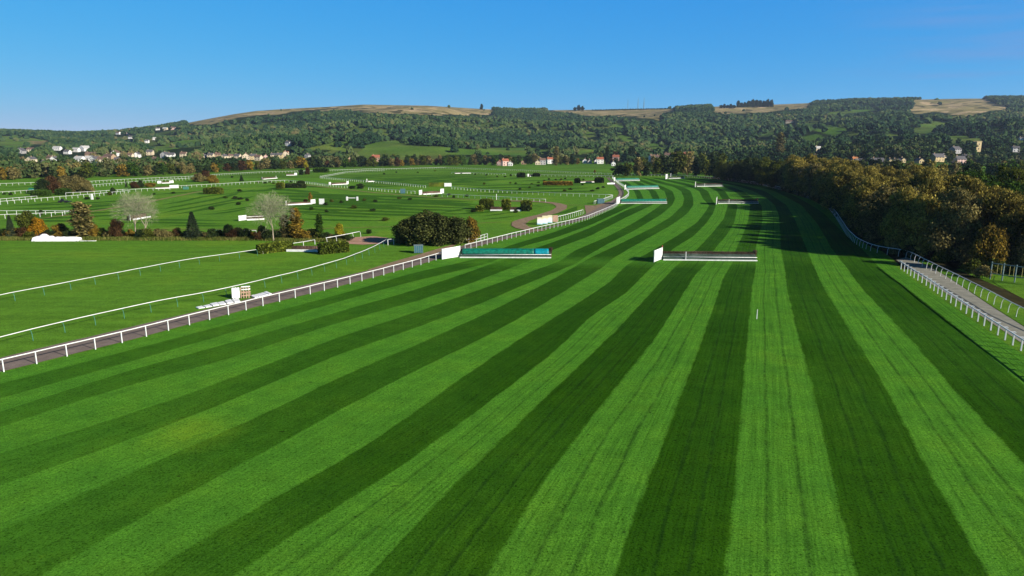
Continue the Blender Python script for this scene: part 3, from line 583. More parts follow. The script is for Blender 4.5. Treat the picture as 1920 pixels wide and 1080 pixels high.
# obstacles of the infield
def jump(label, a, b, h=1.3, lw=0, rw=0, wh=2.4, body='brush', board=True, lift=.0, cap=None):
    A, B = G(*a), G(*b); M, L = frame(A, B); root = empty('infield_obstacle', A, math.atan2(B.y-A.y, B.x-A.x)); tag(root, label, 'obstacle', 'obstacles of the infield')
    if body:
        br = MB(); br.box(0, L, .3, 1.0, 0, h*.85); twigs(br, 0, L, .25, 1.05, h*.5, h, int(90*L), .07, .1, .2); br.build('brush', {'brush': M_BIRCH, 'hedge': LEAF['box']}[body], root)
    if board: m = MB(); m.box(-.1, L+.1, -.9, -.75, 0, .45); m.build('takeoff_board', M_WPAINT, root)
    if board == 2: m = MB(); m.box(-.1, L+.1, -.95, -.85, h*.75, h*.75+.16); m.build('top_board', M_WPAINT, root)
    if lw: wing(root, (-lw, -1.2, 0), (-.05, .1, 0), wh, wh)
    if rw: wing(root, (L+.05, .1, 0), (L+rw, .9, 0), wh, wh)
    return root
jump('white-winged brush obstacle seen through the two-stemmed bare tree', (245,413), (277,407.5), 1.3, 1.9, 0, 1.5, board=True)
jump('pale obstacle with a big square wing left of the second bare tree', (463,413), (494,411.5), 1.3, 2.3, 0, 1.5, board=2)
jump('long low white-boarded obstacle with wings at its right end behind the bare tree', (538,385), (583,382.5), .9, .8, 2.2, 1.6)
jump('obstacle with two small white wings at the far left centre', (492,336.5), (518,334.5), 1.2, 2.0, 1.6, 1.7)
jump('obstacle with a white wing on either side left of the round bush', (621,347), (650,345.5), 1.2, 2.4, 2.2, 1.7)
jump('large obstacle with a white wing on either side at the centre of the infield', (792,365), (826,363), 1.3, 2.7, 2.7, 2.1)
jump('clipped dark hedge obstacle with a white wing at its right end', (804,350), (833,350), 2.3, 0, 3.8, 1.9, body='hedge', board=False)
jump('very long dark low obstacle ending in a white panel at the left', (292,353.8), (318,353.2), 1.0, 0, 4.2, 1.6)
jump('distant low obstacle with two pale wings above the small white panel', (303,344), (318,343.5), 1.1, 2.6, 2.6, 1.5)
jump('distant obstacle with a blue-white wing right of the far rail', (992,331), (1008,330), 1.3, 3.8, 3.8, 2.0)
jump('distant small white obstacle on the lower arm of the far corner', (689,341), (700,340.5), .8, 1.5, 0, 1.8)
jump('distant low white obstacle with a marker left of the far rail', (853,325.5), (882,325), .8, 0, 0, 2)
jump('distant low brown brush obstacle left of the round dark bushes', (537,329), (552,328.8), 1.4, 0, 2.0, 1.8)
# free-standing panels, boxes, markers
def post_thing(label, px, py, h, w=.1, mat=None, cat='marker post', name='marker_post'):
    p = G(px, py); m = MB(); m.hexa([(-w/2,-w/2,0),(w/2,-w/2,0),(w/2,w/2,0),(-w/2,w/2,0)], [(-w*.42,-w*.42,h),(w*.42,-w*.42,h),(w*.42,w*.42,h),(-w*.42,w*.42,h)])
    m.hexa([(-w*.42,-w*.42,h),(w*.42,-w*.42,h),(w*.42,w*.42,h),(-w*.42,w*.42,h)], [(-w*.2,-w*.2,h+w*.4),(w*.2,-w*.2,h+w*.4),(w*.2,w*.2,h+w*.4),(-w*.2,w*.2,h+w*.4)])
    o = m.build(name, mat or M_WPAINT); o.location = p; tag(o, label, cat); return o
post_thing('thin white marker post alone on the striped turf at right', 1419, 598, 1.15, .07)
post_thing('short white bollard beside the clipped hedge wing', 534.5, 449, 1.5, .42, cat='bollard', name='bollard')
post_thing('tiny white peg left of the clipped hedge wing', 493, 476, .6, .12)
post_thing('short white marker post on the rail beside the golden wood', 1513, 366, 2.2, .25)
post_thing('small white tapered post among low weeds on the infield', 173, 374, 2.0, .7, cat='bollard', name='bollard')
post_thing('tall white marker in the middle rail of the infield', 931, 374.5, 2.2, .25)
post_thing('tall white marker post beside the farthest uncovered obstacle', 1257.5, 334.5, 3.4, .3)
def panel_thing(label, px, py, w, h, mat, name='panel', cat='panel', rz=0.0, th=.1, legs=True):
    p = G(px, py); root = empty(name, p, rz); tag(root, label, cat)
    m = MB(); m.box(-w/2, w/2, -th/2, th/2, .12, h); m.build('board', mat, root)
    for s in (-1, 1):
        q = MB(); q.box(s*w*.42-.05, s*w*.42+.05, th/2, th/2+.1, 0, h*.95); q.box(s*w*.42-.04, s*w*.42+.04, th/2+.1, th/2+.9, 0, .08); q.build('leg', M_WPAINT, root)
panel_thing('square white panel standing right of the long white-boarded obstacle', 603.5, 383.5, 1.9, 2.1, M_WPAINT)
p = G(660.5, 376); root = empty('practice_hurdle', p); tag(root, 'small white hurdle alone in the middle of the infield', 'hurdle')
m = MB(); m.box(-2.0,2.0,-.05,.05,.9,1.15); m.build('top_bar', M_WPAINT, root)
for s in (-1, 1): m = MB(); m.box(s*2.0-.3, s*2.0+.3, -.35, .35, 0, 1.5); m.build('end_block', M_WPAINT, root)
def crate(label, px, py, w, d, h, mat, rz=.15):
    p = G(px, py); root = empty('equipment_box', p, rz); tag(root, label, 'box')
    m = MB(); m.box(-w/2, w/2, 0, d, .08, h); m.build('box_body', mat, root)
    r = MB(); n = 5
    for i in range(n): x = -w/2+.08+(w-.16)*i/(n-1); r.box(x-.03, x+.03, -.03, 0-.002, .1, h-.05)
    r.box(-w/2-.04, w/2+.04, -.05, d+.04, h, h+.08); r.build('rib', M_STEEL, root)
crate('blue-grey ribbed box standing on the grass beside the tarmac path', 785, 475, 1.75, 1.3, 1.5, M_BLUE)
crate('blue box beside the pale blue rail at the lane bend', 1127, 382, 2.6, 1.5, 1.7, M_BLUE)
crate('small blue box beside the rail left of the two-winged obstacle', 755.5, 363, 2.2, 1.2, 2.0, M_BLUE)
crate('small teal box by the rail right of the white wing panel', 348, 355.5, 2.4, 1.2, 1.4, M_GREENP)
# low teal cover at the far left
p = G(62,356); m = MB(); m.hexa([(-2,-.6,0),(2,-.6,0),(2,.6,0),(-2,.6,0)], [(-1.8,-.3,.9),(1.7,-.3,.8),(1.7,.3,.8),(-1.8,.3,.9)]); o = m.build('covered_stack', M_TEAL); o.location = p; tag(o, 'low teal-covered stack at the end of the far left rail', 'covered stack')
# white tarpaulin stack by the hedge row
p = G(104,452.5); root = empty('covered_stack', p, .02); tag(root, 'long bright white tarpaulin-covered stack in front of the orange tree', 'covered stack')
def lump(mb, x0, x1, y0, y1, h, n=8, seed=0, k=1.0):
    r = random.Random(seed); V = []; m_ = 5
    for i in range(n+1):
        x = x0+(x1-x0)*i/n
        for j in range(m_):
            e = (0, .8, 1, .8, 0)[j]; V.append((x+r.uniform(-.1,.1), y0+(y1-y0)*j/(m_-1), max(0, h*e*(1+r.uniform(-.12,.12)*k))*(1 if 0 < i < n else .82)))
    b = [(i*m_+j, (i+1)*m_+j, (i+1)*m_+j+1, i*m_+j+1) for i in range(n) for j in range(m_-1)]
    b += [tuple(range(m_)), tuple(n*m_+j for j in range(m_))[::-1]]; mb.add(V, b)
m = MB(); lump(m, -5.2, -.9, 0, 2.2, 1.15, 7, 3); m.build('tarpaulin', M_TARP, root)
m = MB(); lump(m, -.8, 4.8, 0, 2.0, .92, 8, 5, .5); m.build('tarpaulin', M_TARP, root)
m = MB(); lump(m, -3.9, -2.0, .6, 1.8, 1.42, 4, 6); m.build('tarpaulin', M_TARP, root)
m = MB(); m.box(5.2, 8.6, .1, .5, 0, .1); m.build('loose_board', M_TARP, root)
# stack of white hurdles leaning like tents, and hurdles lying flat
p = G(455,558); root = empty('hurdle_stack', p, .35); tag(root, 'white wooden hurdles leaning together in a tent-shaped stack', 'hurdle stack')
for i in range(7):
    x = -1.15+i*.33
    for s in (-1, 1):
        m = MB(); T = Matrix.Translation((x, 0, 0)) @ Matrix.Rotation(s*.30, 4, 'X')
        for z in (.25, .55, .85, 1.15, 1.42): m.box(-.05, .0, -.0-.03, .03, z-.05, z+.05, T)
        T2 = Matrix.Translation((x, s*.52, 0)) @ Matrix.Rotation(s*.34, 4, 'X')
        m = MB()
        m.box(-.05,.05,-.05,.05,0,1.55,T2)
        if i < 3: m.box(-.16,.16,-.03,.03,.12,1.5,T2)
        m.build('hurdle_leg', M_WPAINT if i < 3 else M_WOOD, root)
for k, z in enumerate((.35,.75,1.15,1.5)):
    m = MB(); y = -.52*(1-z/1.6)-.06; m.box(-.1, 1.05, y-.03, y+.03, z-.06, z+.06); m.box(-.1, 1.05, -y-.03, -y+.03, z-.06, z+.06); m.build('cross_bar', M_WOOD if k < 2 else M_WPAINT, root)
def flatpile(label, quad, seed, n=6, z=.12):
    P = [G(*q) for q in quad]; c = sum(P, Vector())/4; root = empty('flat_hurdles', c); tag(root, label, 'hurdle pile'); r = random.Random(seed)
    for i in range(n):
        a = P[0].lerp(P[1], (i+.05)/n); b = P[0].lerp(P[1], (i+.9)/n); d = P[3].lerp(P[2], (i+.05)/n); e = P[3].lerp(P[2], (i+.9)/n)
        zz = z+r.uniform(-.04,.05); q = [v-c for v in (a, b, e, d)]
        m = MB(); m.hexa([(v.x,v.y,.01) for v in q], [(v.x+r.uniform(-.05,.05), v.y+r.uniform(-.05,.05), zz) for v in q]); m.build('flat_hurdle', M_TARP, root)
flatpile('white hurdles laid flat along the path left of the tent-shaped stack', [(366,577),(447,560),(452,566),(372,579.5)], 1)
flatpile('few white frames lying flat right of the tent-shaped stack', [(470,556),(500,548),(510,552),(478,560)], 2, 5)
# coloured panels by the dirt track
m = NT('printed_panel'); tc = m.new('ShaderNodeTexCoord').outputs['Object']; s1 = m.new('ShaderNodeSeparateXYZ'); m.lk(tc, s1.inputs[0])
f = m.math('ADD', m.math('MULTIPLY', s1.outputs[2], .42), m.math('MULTIPLY', m.noise(tc, .9, 2), .45)); m.col(m.ramp(f, [(.12, (.55,.45,.15)), (.3, (.25,.5,.62)), (.45, (.70,.70,.66)), (.75, (.72,.72,.70)), (.95, (.60,.55,.35))])); m.b.inputs['Roughness'].default_value = .6; M_PRINT = m.m
for (px, py, w, h, mt, lb) in ((1012,421.5,1.45,2.0,M_PRINT,'leftmost pale printed panel beside the dirt track'),(1021.5,420.5,1.5,2.3,M_PRINT,'second printed panel from the left beside the dirt track'),(1031,418.5,1.3,2.2,M_PRINT,'pale blue-white printed panel beside the dirt track'),(1041,416.5,1.4,1.9,M_WOOD,'pinkish bare panel at the right end of the printed panels')):
    panel_thing(lb, px, py, w, h, mt, 'printed_panel', 'panel', .12, .5)
p = G(1146,345.5); m = MB(); lump(m, -2.2, 2.2, 0, 1.2, .9, 5, 9); o = m.build('covered_stack', M_TARP, None); o.location = p; tag(o, 'small white-covered stack beside the lane near the farthest obstacles', 'covered stack')
# green metal railing at the right edge
A, B = G(1856,523), G(1950,537); M, L = frame(A, B); root = empty('metal_railing', A, math.atan2(B.y-A.y, B.x-A.x)); tag(root, 'tall grey-green metal railing in front of the trees at the right edge', 'railing')
m = MB(); m.box(0, L, -.05, .05, 2.45, 2.57); m.build('top_bar', M_STEEL, root)
m = MB(); m.box(0, L, -.05, .05, .85, .95); m.build('lower_bar', M_STEEL, root)
for i in range(5): m = MB(); m.box(L*i/4-.07, L*i/4+.07, -.07, .07, 0, 2.75); m.build('post', M_STEEL, root)
for i in range(12):
    if i % 3: m = MB(); m.box(L*(i+.5)/12-.025, L*(i+.5)/12+.025, -.03, .03, .9, 2.5); m.build('bar', plain('yellow_bar', (.35,.30,.10), .6) if i == 1 else bpy.data.materials['yellow_bar'], root)
# gang mower
p = G(119,380); root = empty('gang_mower', p, .1); tag(root, 'low black mowing machine standing alone on the far left infield', 'mower')
m = MB(); m.box(-1.6,1.4,-.5,.5,.45,.8); m.hexa([(-.9,-.4,.8),(.1,-.4,.8),(.1,.4,.8),(-.9,.4,.8)], [(-.7,-.3,1.5),(0,-.3,1.5),(0,.3,1.5),(-.7,.3,1.5)]); m.build('body', M_BLACK, root)
m = MB(); m.box(1.4,2.6,-.9,.9,.3,.6); m.build('cutter_deck', M_BLACK, root)
for x in (-1.2, .9):
    for y in (-.62, .5): m = MB(); m.tube([(x,y,.4),(x,y+.14,.4)], .4, 14); m.build('wheel', M_RUB, root)

# ---------------------------------------------------------------- houses
def house(label, px, py, wpx, wall='white', roof='grey', group=None, form='side', lo=380, hk=1.0, name='house', cat='house', rz=None):
    if 'white white' in label: label = label.replace('white white','white')
    p = hit(px, py, lo); w = max(4.5, .92*wpx*p.y/FPX); d = min(w*.8, 8.5) if form == 'side' else w*1.3
    eh = (3.2 if w < 7 else 5.2)*hk; rh = min(w, d)*.38
    root = empty(name, (p.x, p.y, p.z-.3), rz if rz is not None else random.uniform(-.35,.35)); tag(root, label, cat, group)
    m = MB(); W2, D2 = w/2, d/2
    if form == 'side':
        m.add([(-W2,-D2,-1.5),(W2,-D2,-1.5),(W2,D2,-1.5),(-W2,D2,-1.5),(-W2,-D2,eh),(W2,-D2,eh),(W2,D2,eh),(-W2,D2,eh),(-W2,0,eh+rh),(W2,0,eh+rh)], [(0,1,5,4),(1,2,6,9,5),(2,3,7,6),(3,0,4,8,7),(0,3,2,1)])
        r = MB()
        for s in (-1, 1): r.hexa([(-W2-.3,s*(D2+.4),eh-.22),(W2+.3,s*(D2+.4),eh-.22),(W2+.3,0,eh+rh+.02),(-W2-.3,0,eh+rh+.02)][::s], [(-W2-.3,s*(D2+.4),eh-.02),(W2+.3,s*(D2+.4),eh-.02),(W2+.3,0,eh+rh+.25),(-W2-.3,0,eh+rh+.25)][::s])
    else:
        m.add([(-W2,-D2,-1.5),(W2,-D2,-1.5),(W2,D2,-1.5),(-W2,D2,-1.5),(-W2,-D2,eh),(W2,-D2,eh),(W2,D2,eh),(-W2,D2,eh),(0,-D2,eh+rh),(0,D2,eh+rh)], [(0,1,5,8,4),(1,2,6,5),(2,3,7,9,6),(3,0,4,7),(0,3,2,1)])
        r = MB()
        for s in (-1, 1): r.hexa([(s*(W2+.4),-D2-.3,eh-.22),(s*(W2+.4),D2+.3,eh-.22),(0,D2+.3,eh+rh+.02),(0,-D2-.3,eh+rh+.02)][::s], [(s*(W2+.4),-D2-.3,eh-.02),(s*(W2+.4),D2+.3,eh-.02),(0,D2+.3,eh+rh+.25),(0,-D2-.3,eh+rh+.25)][::s])
    m.build('wall', WALLS[wall], root); ro = r.build('roof', ROOFS[roof], root)
    cx = -W2*.6 if form == 'side' else 0; c = MB(); c.box(cx-.45, cx+.45, -.35, .35, eh+rh*.5, eh+rh+1.3); c.build('chimney', WALLS['tan'], ro)
    n = max(2, int(w/3.2))
    for fl in range(2 if eh > 4 else 1):
        for i in range(n):
            x = -W2+w*(i+.5)/n; z = 1.0+fl*2.5; q = MB(); q.box(x-.55, x+.55, -D2-.04, -D2+.02, z, z+1.25); q.build('window', M_GLASS, root)
    return root, px, py, wpx
HZ = []   # sight lines kept open (px, py, width)
VL = [(58,285,12,'cream','brown'),(40,288,14,'grey','grey'),(108,282,15,'white','pale'),(127,289,12,'white','grey'),(143,285,13,'white','pale'),(160,283,14,'white','pale'),(40,308,15,'cream','brown'),(60,306,12,'cream','grey'),(84,308,10,'white','grey'),(95,302,12,'cream','brown'),(104,305,12,'white','grey'),(132,306,10,'tan','brown'),(150,305,17,'white','pale'),(168,304,15,'white','pale'),(180,305,13,'white','grey'),(172,296,20,'tan','brown'),(194,306,17,'cream','brown'),(206,300,22,'tan','brown'),(222,306,12,'cream','grey'),(218,293,12,'white','brown'),(245,297,10,'cream','brown'),(258,296,10,'white','grey'),(282,291,12,'cream','grey'),(291,301,10,'cream','brown'),(310,296,12,'grey','grey'),(322,297,13,'white','grey'),(345,295,12,'cream','brown'),
 (382,296,9,'cream','grey'),(396,297,11,'cream','grey'),(409,296,10,'tan','brown'),(421,297,9,'cream','grey'),(433,296,9,'cream','brown'),(446,299,12,'cream','grey'),(462,299,14,'cream','brown'),(476,299,13,'stone','grey'),(485,301,13,'cream','brown'),(499,297,8,'pink','brown'),(513,297,10,'cream','grey'),(525,297,11,'stone','grey'),(536,294,11,'cream','brown'),(541,274,10,'white','grey'),(537,291,9,'cream','red')]
def words(l): return ordw(l)
for i, (px, py, w, wa, ro) in enumerate(sorted(VL)):
    house(f'{wa} walled {ro}-roofed house, {ordw(i+1)} from the left in the hill-foot village', px, py, w, wa, ro, 'houses of the village on the left', 'side' if i % 3 else 'gable', lo=700); HZ.append((px, py, w))
HH = [(222,252,9,'white','brown'),(243,252,9,'pink','brown'),(296,244,7,'white','grey'),(310,244,9,'cream','pale'),(325,243,8,'pink','brown'),(245,260,7,'white','grey'),(276,268,7,'white','grey'),(290,263,6,'white','pale')]
for i, (px, py, w, wa, ro) in enumerate(sorted(HH)):
    house(f'{wa} house with {ro} roof, {ordw(i+1)} from the left high on the left hill', px, py, w, wa, ro, 'houses high on the left hill', lo=700); HZ.append((px, py, w))
VC = [(937,310,9,'pink','red'),(947,311,13,'pink','red'),(957,311,9,'white','brown'),(982,308,10,'tan','brown'),(1008,309,10,'cream','grey'),(1017,309,12,'grey','brown'),(1031,307,12,'white','red'),(1097,306,10,'white','brown'),(1105,307,8,'grey','brown'),(1118,306,8,'white','grey'),(1125,307,13,'white','red'),(1150,311,8,'white','grey'),(1155,303,13,'pink','red'),(1223,302,12,'white','brown'),(1236,303,13,'white','brown'),(1252,299,13,'cream','brown'),(1266,299,12,'pink','brown'),(1288,298,14,'cream','red'),(1296,303,10,'white','grey'),(1304,304,11,'white','grey'),(1311,304,7,'white','grey'),(705,303,15,'tan','red'),(655,301,9,'tan','brown'),(577,296,8,'grey','grey')]
for i, (px, py, w, wa, ro) in enumerate(sorted(VC)):
    house(f'{wa} house under {ro} roof, {ordw(i+1)} from the left beyond the far rails', px, py, w, wa, ro, 'houses beyond the far rails', 'gable' if w < 11 else 'side', lo=620, hk=1.15); HZ.append((px, py, w))
VR = [(1480,231,14,'cream','brown','side'),(1533,285,13,'cream','pale','side'),(1603,303,12,'grey','orange','side'),(1609,312,17,'grey','grey','side'),(1643,313,24,'grey','grey','side'),(1667,308,13,'stone','grey','gable'),(1680,307,12,'stone','grey','side'),(1690,305,9,'stone','grey','gable'),(1723,306,11,'stone','grey','gable'),(1755,303,24,'stone','grey','side'),(1797,307,20,'pink','grey','side'),(1812,303,18,'grey','grey','side'),(1790,288,18,'grey','grey','side'),(1766,296,12,'cream','grey','side'),(1903,285,12,'white','grey','side'),(1914,263,7,'white','grey','side'),(1530,297,8,'white','brown','side')]
for i, (px, py, w, wa, ro, fm) in enumerate(sorted(VR)):
    house(f'{wa} {ro}-roofed house behind the golden wood, {ordw(i+1)} from the left there', px, py, w, wa, ro, 'houses behind the golden wood', fm, lo=430, hk=.9); HZ.append((px, py, w))
p = hit(1830, 284, 500); root = empty('church_tower', (p.x, p.y, p.z-1), .18); tag(root, 'square pale stone church tower rising from the trees at right', 'church tower'); s = p.y/FPX
m = MB(); m.box(-5*s,5*s,-5*s,5*s,-2,18.5*s); m.build('tower_shaft', WALLS['stone'], root)
m = MB(); m.box(-5.4*s,5.4*s,-5.4*s,5.4*s,18.5*s+.01,19.1*s)
for i in range(4):
    for j in range(4):
        if i in (0, 3) or j in (0, 3): m.box(-5.3*s+i*2.9*s,-5.3*s+i*2.9*s+1.7*s,-5.3*s+j*2.9*s,-5.3*s+j*2.9*s+1.7*s,19.1*s+.002,20.3*s)
m.build('parapet', WALLS['stone'], root)
for z in (5*s, 13*s): m = MB(); m.box(-.9*s,.9*s,-5.06*s,-4.98*s,z,z+2.8*s); m.build('belfry_opening', M_GLASS, root)
HZ.append((1834, 284, 12))
for i, (px, top) in enumerate(((1177,186),(1196,184),(1207,182.5))):
    b = atD(px, 204.5, 2850); tp_ = atD(px, top, 2850); m = MB(); hgt = tp_.z-b.z+8; m.tube([(0,0,0),(0,0,hgt*.6),(0,0,hgt)], [1.5 if i else .8,1.2 if i else .6,.5], 6); 
    root = empty('radio_mast', (b.x, b.y, b.z-8)); tag(root, ['faint thin radio mast, leftmost of three on the skyline','tall radio mast in the middle of three on the skyline','tallest radio mast, rightmost of three on the skyline'][i], 'radio mast', 'radio masts on the hill')
    m.build('mast', M_STEEL, root); q = MB(); q.box(-2,2,-2,2,hgt*.55,hgt*.57); q.build('antenna_platform', M_STEEL, root)
# ---------------------------------------------------------------- trees
def crown_mesh(name, n, lobes, ls, seed, el=1.0, rand=.8, shell=.5, upl=0.0):
    r = np.random.default_rng(seed); L = np.array([l[:3] for l in lobes], float); R = np.array([l[3:6] for l in lobes], float)
    w = R[:,0]*R[:,2]; k = r.choice(len(L), n, p=w/w.sum()); d = r.normal(size=(n,3)); d /= np.linalg.norm(d, axis=1)[:,None]
    rr = (shell+(1-shell)*r.random(n)**.6)*(1+.16*r.normal(size=n)); P = L[k]+d*R[k]*rr[:,None]
    P[:,2] = np.maximum(P[:,2], .15*ls)
    nn = d+rand*r.normal(size=(n,3)); nn /= np.linalg.norm(nn, axis=1)[:,None]
    t = np.cross(nn, r.normal(size=(n,3))*[1,1,.3]); t /= np.linalg.norm(t, axis=1)[:,None]+1e-9; b = np.cross(nn, t)
    if upl: b = b*(1-upl)+np.array([0,0,1.0])*upl; b /= np.linalg.norm(b, axis=1)[:,None]+1e-9
    s = ls*(.55+.8*r.random(n))[:,None]; a = t*s*.5; c = b*s*.5*el
    V = np.stack([P-a*.6-c, P+a-c*.2, P+a*.5+c, P-a+c*.3], 1).reshape(-1,3); F = np.arange(4*n).reshape(-1,4)
    return npmesh(name, V, F)
def blob_lobes(seed, rx, z0, z1, n, rl):
    r = random.Random(seed); out = []
    for i in range(n):
        f = (i+.5)/n; z = z0+(z1-z0)*f; prof = math.sin(math.pi*min(1, .18+.80*f))**.6; a = i*2.4+r.uniform(-.5,.5); q = rx*prof*(.25+.55*r.random())
        s = rl*(.75+.5*r.random())*(.6+.4*prof); out.append((q*math.cos(a), q*math.sin(a), z, s, s, s*.85))
    out.append((0,0,(z0+z1)/2, rx*.55, rx*.55, (z1-z0)*.42)); return out
def trunk_mesh(h, r0, seed, limbs=5, spread=.35):
    r = random.Random(seed); m = MB(); m.tube([(0,0,-.3),(.02*h,0,h*.3),(.0,.02*h,h*.62),(.03*h,0,h*.9)], [r0,r0*.8,r0*.5,r0*.12], 7)
    for i in range(limbs):
        a = i*2.4+r.random(); z = h*(.25+.09*i); L = h*spread
        m.tube([(0,0,z),(math.cos(a)*L*.5, math.sin(a)*L*.5, z+L*.5),(math.cos(a)*L*.9, math.sin(a)*L*.9, z+L*1.1)], [r0*.4,r0*.25,r0*.07], 5)
    return m.mesh('trunk', M_BARK)
KIT = {}
def kit(kind):
    if kind in KIT: return KIT[kind]
    out = []
    if kind == 'wood':      # 14 m autumn tree, feathery
        for s in range(5): out.append((crown_mesh('crown', 15000, blob_lobes(s, 4.6, 1.6, 13.2, 24, 1.75), .24, s, 2.0, .8, .35, .45), trunk_mesh(11, .28, s, 7), 14.0, 5.2))
    if kind == 'broad':
        for s in range(4): out.append((crown_mesh('crown', 11000, blob_lobes(s+20, 4.6, 2.0, 12.2, 20, 2.0), .34, s+20, 1.1, .7, .45), trunk_mesh(10, .3, s+20, 6), 13.6, 5.4))
    if kind == 'belt':
        for s in range(6): out.append((crown_mesh('crown', 1300, blob_lobes(s+40, 4.6, 1.2, 11.0, 11, 2.2), .85, s+40, 1.1, .6, .5), trunk_mesh(9, .3, s+40, 3), 12.2, 5.2))
    if kind == 'shrub':
        for s in range(5): out.append((crown_mesh('crown', 2400, blob_lobes(s+60, 1.5, .3, 2.5, 9, .75), .16, s+60, 1.3, .8, .4, .2), trunk_mesh(1.6, .06, s+60, 3), 3.0, 1.8))
    if kind == 'dome':
        for s in range(2): out.append((crown_mesh('crown', 9000, blob_lobes(s+70, 3.3, .6, 5.6, 20, 1.35), .26, s+70, 1.1, .8, .55), trunk_mesh(4, .2, s+70, 5), 6.8, 4.1))
    if kind == 'poplar':
        for s in range(2):
            lb = [(.1*math.cos(i*2.4), .1*math.sin(i*2.4), .9+i*.72, .62*math.sin(math.pi*(.12+.78*i/9))**.6+.12, .62*math.sin(math.pi*(.12+.78*i/9))**.6+.12, .62) for i in range(10)]
            out.append((crown_mesh('crown', 2600, lb, .18, s+80, 1.5, .8, .35, .4), trunk_mesh(6.5, .1, s+80, 3, .1), 8.0, 1.0))
    if kind == 'conifer':
        for s in range(2):
            r = np.random.default_rng(s+90); n = 5200; z = r.random(n)**1.25; tier = (z*13) % 1; rad = (1-z)**.85*1.75*(.55+.45*(1-tier))+.05; a = r.random(n)*6.283
            q = rad*np.sqrt(.25+.75*r.random(n)); P = np.stack([q*np.cos(a), q*np.sin(a), .5+z*4.9-.22*q], -1); dr = np.stack([np.cos(a), np.sin(a), -.25+0*a], -1)
            t = np.stack([-np.sin(a), np.cos(a), .4*r.normal(size=n)], -1)*.06; c = dr*.19; V = np.stack([P-t-c*.5, P+t-c*.5, P+t*.3+c, P-t*.3+c], 1).reshape(-1,3)
            m = MB(); m.tube([(0,0,-.2),(0,0,3),(0,0,5.4)], [.09,.06,.015], 6); out.append((npmesh('crown', V, np.arange(4*n).reshape(-1,4)), m.mesh('trunk', M_BARK), 5.5, 1.8))
    KIT[kind] = out; return out
def tree(name, label, cat, group, kind, loc, h, w=None, leaf='green', var=None, trunk=True):
    ks = kit(kind); cm, tmh, H0, R0 = ks[(var if var is not None else random.randrange(len(ks))) % len(ks)]
    s = h/H0; sw = (w/2/R0) if w else s; root = empty(name, loc, random.uniform(0, 6.28), (sw, sw, s)); tag(root, label, cat, group)
    if trunk: link('trunk', tmh, None, root)
    if not cm.materials: cm.materials.append(LEAF[leaf])
    o = link('crown', cm, None, root); o.material_slots[0].link = 'OBJECT'; o.material_slots[0].material = LEAF[leaf]
    return root
def on(x, y, z=0): v = Vector((x, y, float(H(x, y)))); return v

# the wood on the right: rows behind the outer rail
edge = [G(*q) for q in ((2500,585),(2150,560),(1985,528),(1890,512),(1800,498),(1722,484))]+[G(q[0]+3, q[1]) for q in RIGHT[8:-1]]
edge = resample(smoothp(edge, 1), 1.0); wood = []; rr_ = random.Random(5)
lens = [0]
for a, b in zip(edge, edge[1:]): lens.append(lens[-1]+(b-a).length)
for row in range(6):
    s = rr_.uniform(0, 4)
    while s < lens[-1]:
        i = min(int(s), len(edge)-2); d = (edge[min(i+6, len(edge)-1)]-edge[max(i-6, 0)]).normalized(); nrm = Vector((d.y, -d.x, 0))
        p = edge[i]+nrm*(4.2+row*8.0+rr_.uniform(-1.4,1.4)); far = p.y > 190
        if not (far and row > 3) and not (p.y > 300 and row > 2): wood.append((p, row))
        s += (7.2 if row < 2 else 9.0)*(1.0 if p.y < 260 else 1.35)*rr_.uniform(.85,1.15)
def vis(p):
    x, y = proj(p.x, p.y, 10); return -150 < x < 2150
wood = [w for w in wood if vis(w[0]) and w[0].y > 92]
adj = {'darkolive':'dark olive','gold':'golden','brown':'brown','olive':'olive green','green':'fresh green','dark':'dark green','orange':'orange','yellow':'yellow','red':'red-brown','rust':'rusty'}
cnt = {}
gt = G(1848, 508)
def shades(p): d_ = Vector((p.x-gt.x, p.y-gt.y)); s_ = d_.dot(Vector((.83,-.55))); return -2 < s_ < 45 and abs(d_.x*.55+d_.y*.83) < 6.5
wood = [w for w in wood if not shades(w[0])]
wood.sort(key=lambda w: w[0].y)
for p, row in wood:
    px, _ = proj(p.x, p.y, 12.0); n = vnoise(np.array(p.x/26), np.array(p.y/26), 31); n = float(n)
    if px > 1790 and row >= 3: leaf = 'green' if n > .3 else 'olive'
    elif px > 1650: leaf = 'brown' if n < .42 else 'gold'
    elif px > 1475: leaf = 'gold' if n > .25 else 'brown'
    elif px > 1430: leaf = 'olive'
    elif px > 1340: leaf = 'dark' if n < .6 else 'olive'
    else: leaf = 'olive'
    if row == 0 and leaf in ('gold',) and rr_.random() < .3: leaf = 'brown'
    h = 13.2+2.6*float(vnoise(np.array(p.x/17), np.array(p.y/17), 33))+(1.6 if 1480 < px < 1600 else 0)-(1.0 if row == 0 else 0)
    if 1600 < px < 1700: h -= .9
    cnt[leaf] = cnt.get(leaf, 0)+1
    tree('autumn_tree' if leaf in ('gold','brown') else 'broadleaf_tree', f'{adj[leaf]} tree of the wood at right, {ordw(cnt[leaf])} of its colour from the near end', 'tree', 'trees of the wood on the right', 'wood' if leaf in ('gold','brown','olive') else 'broad', (p.x, p.y, -.1), h*rr_.uniform(.82,1.08), h*rr_.uniform(.62,.90), leaf)
q = G(1848, 508); tree('autumn_tree', 'small rounded orange-gold tree in front of the dark wood at right', 'tree', None, 'dome', (q.x, q.y, -.1), 8.6, 6.6, 'rust')
q = G(1925, 512); tree('autumn_tree', 'small rusty tree behind the metal railing at the right edge', 'tree', None, 'dome', (q.x, q.y, -.1), 7.6, 5.0, 'brown')
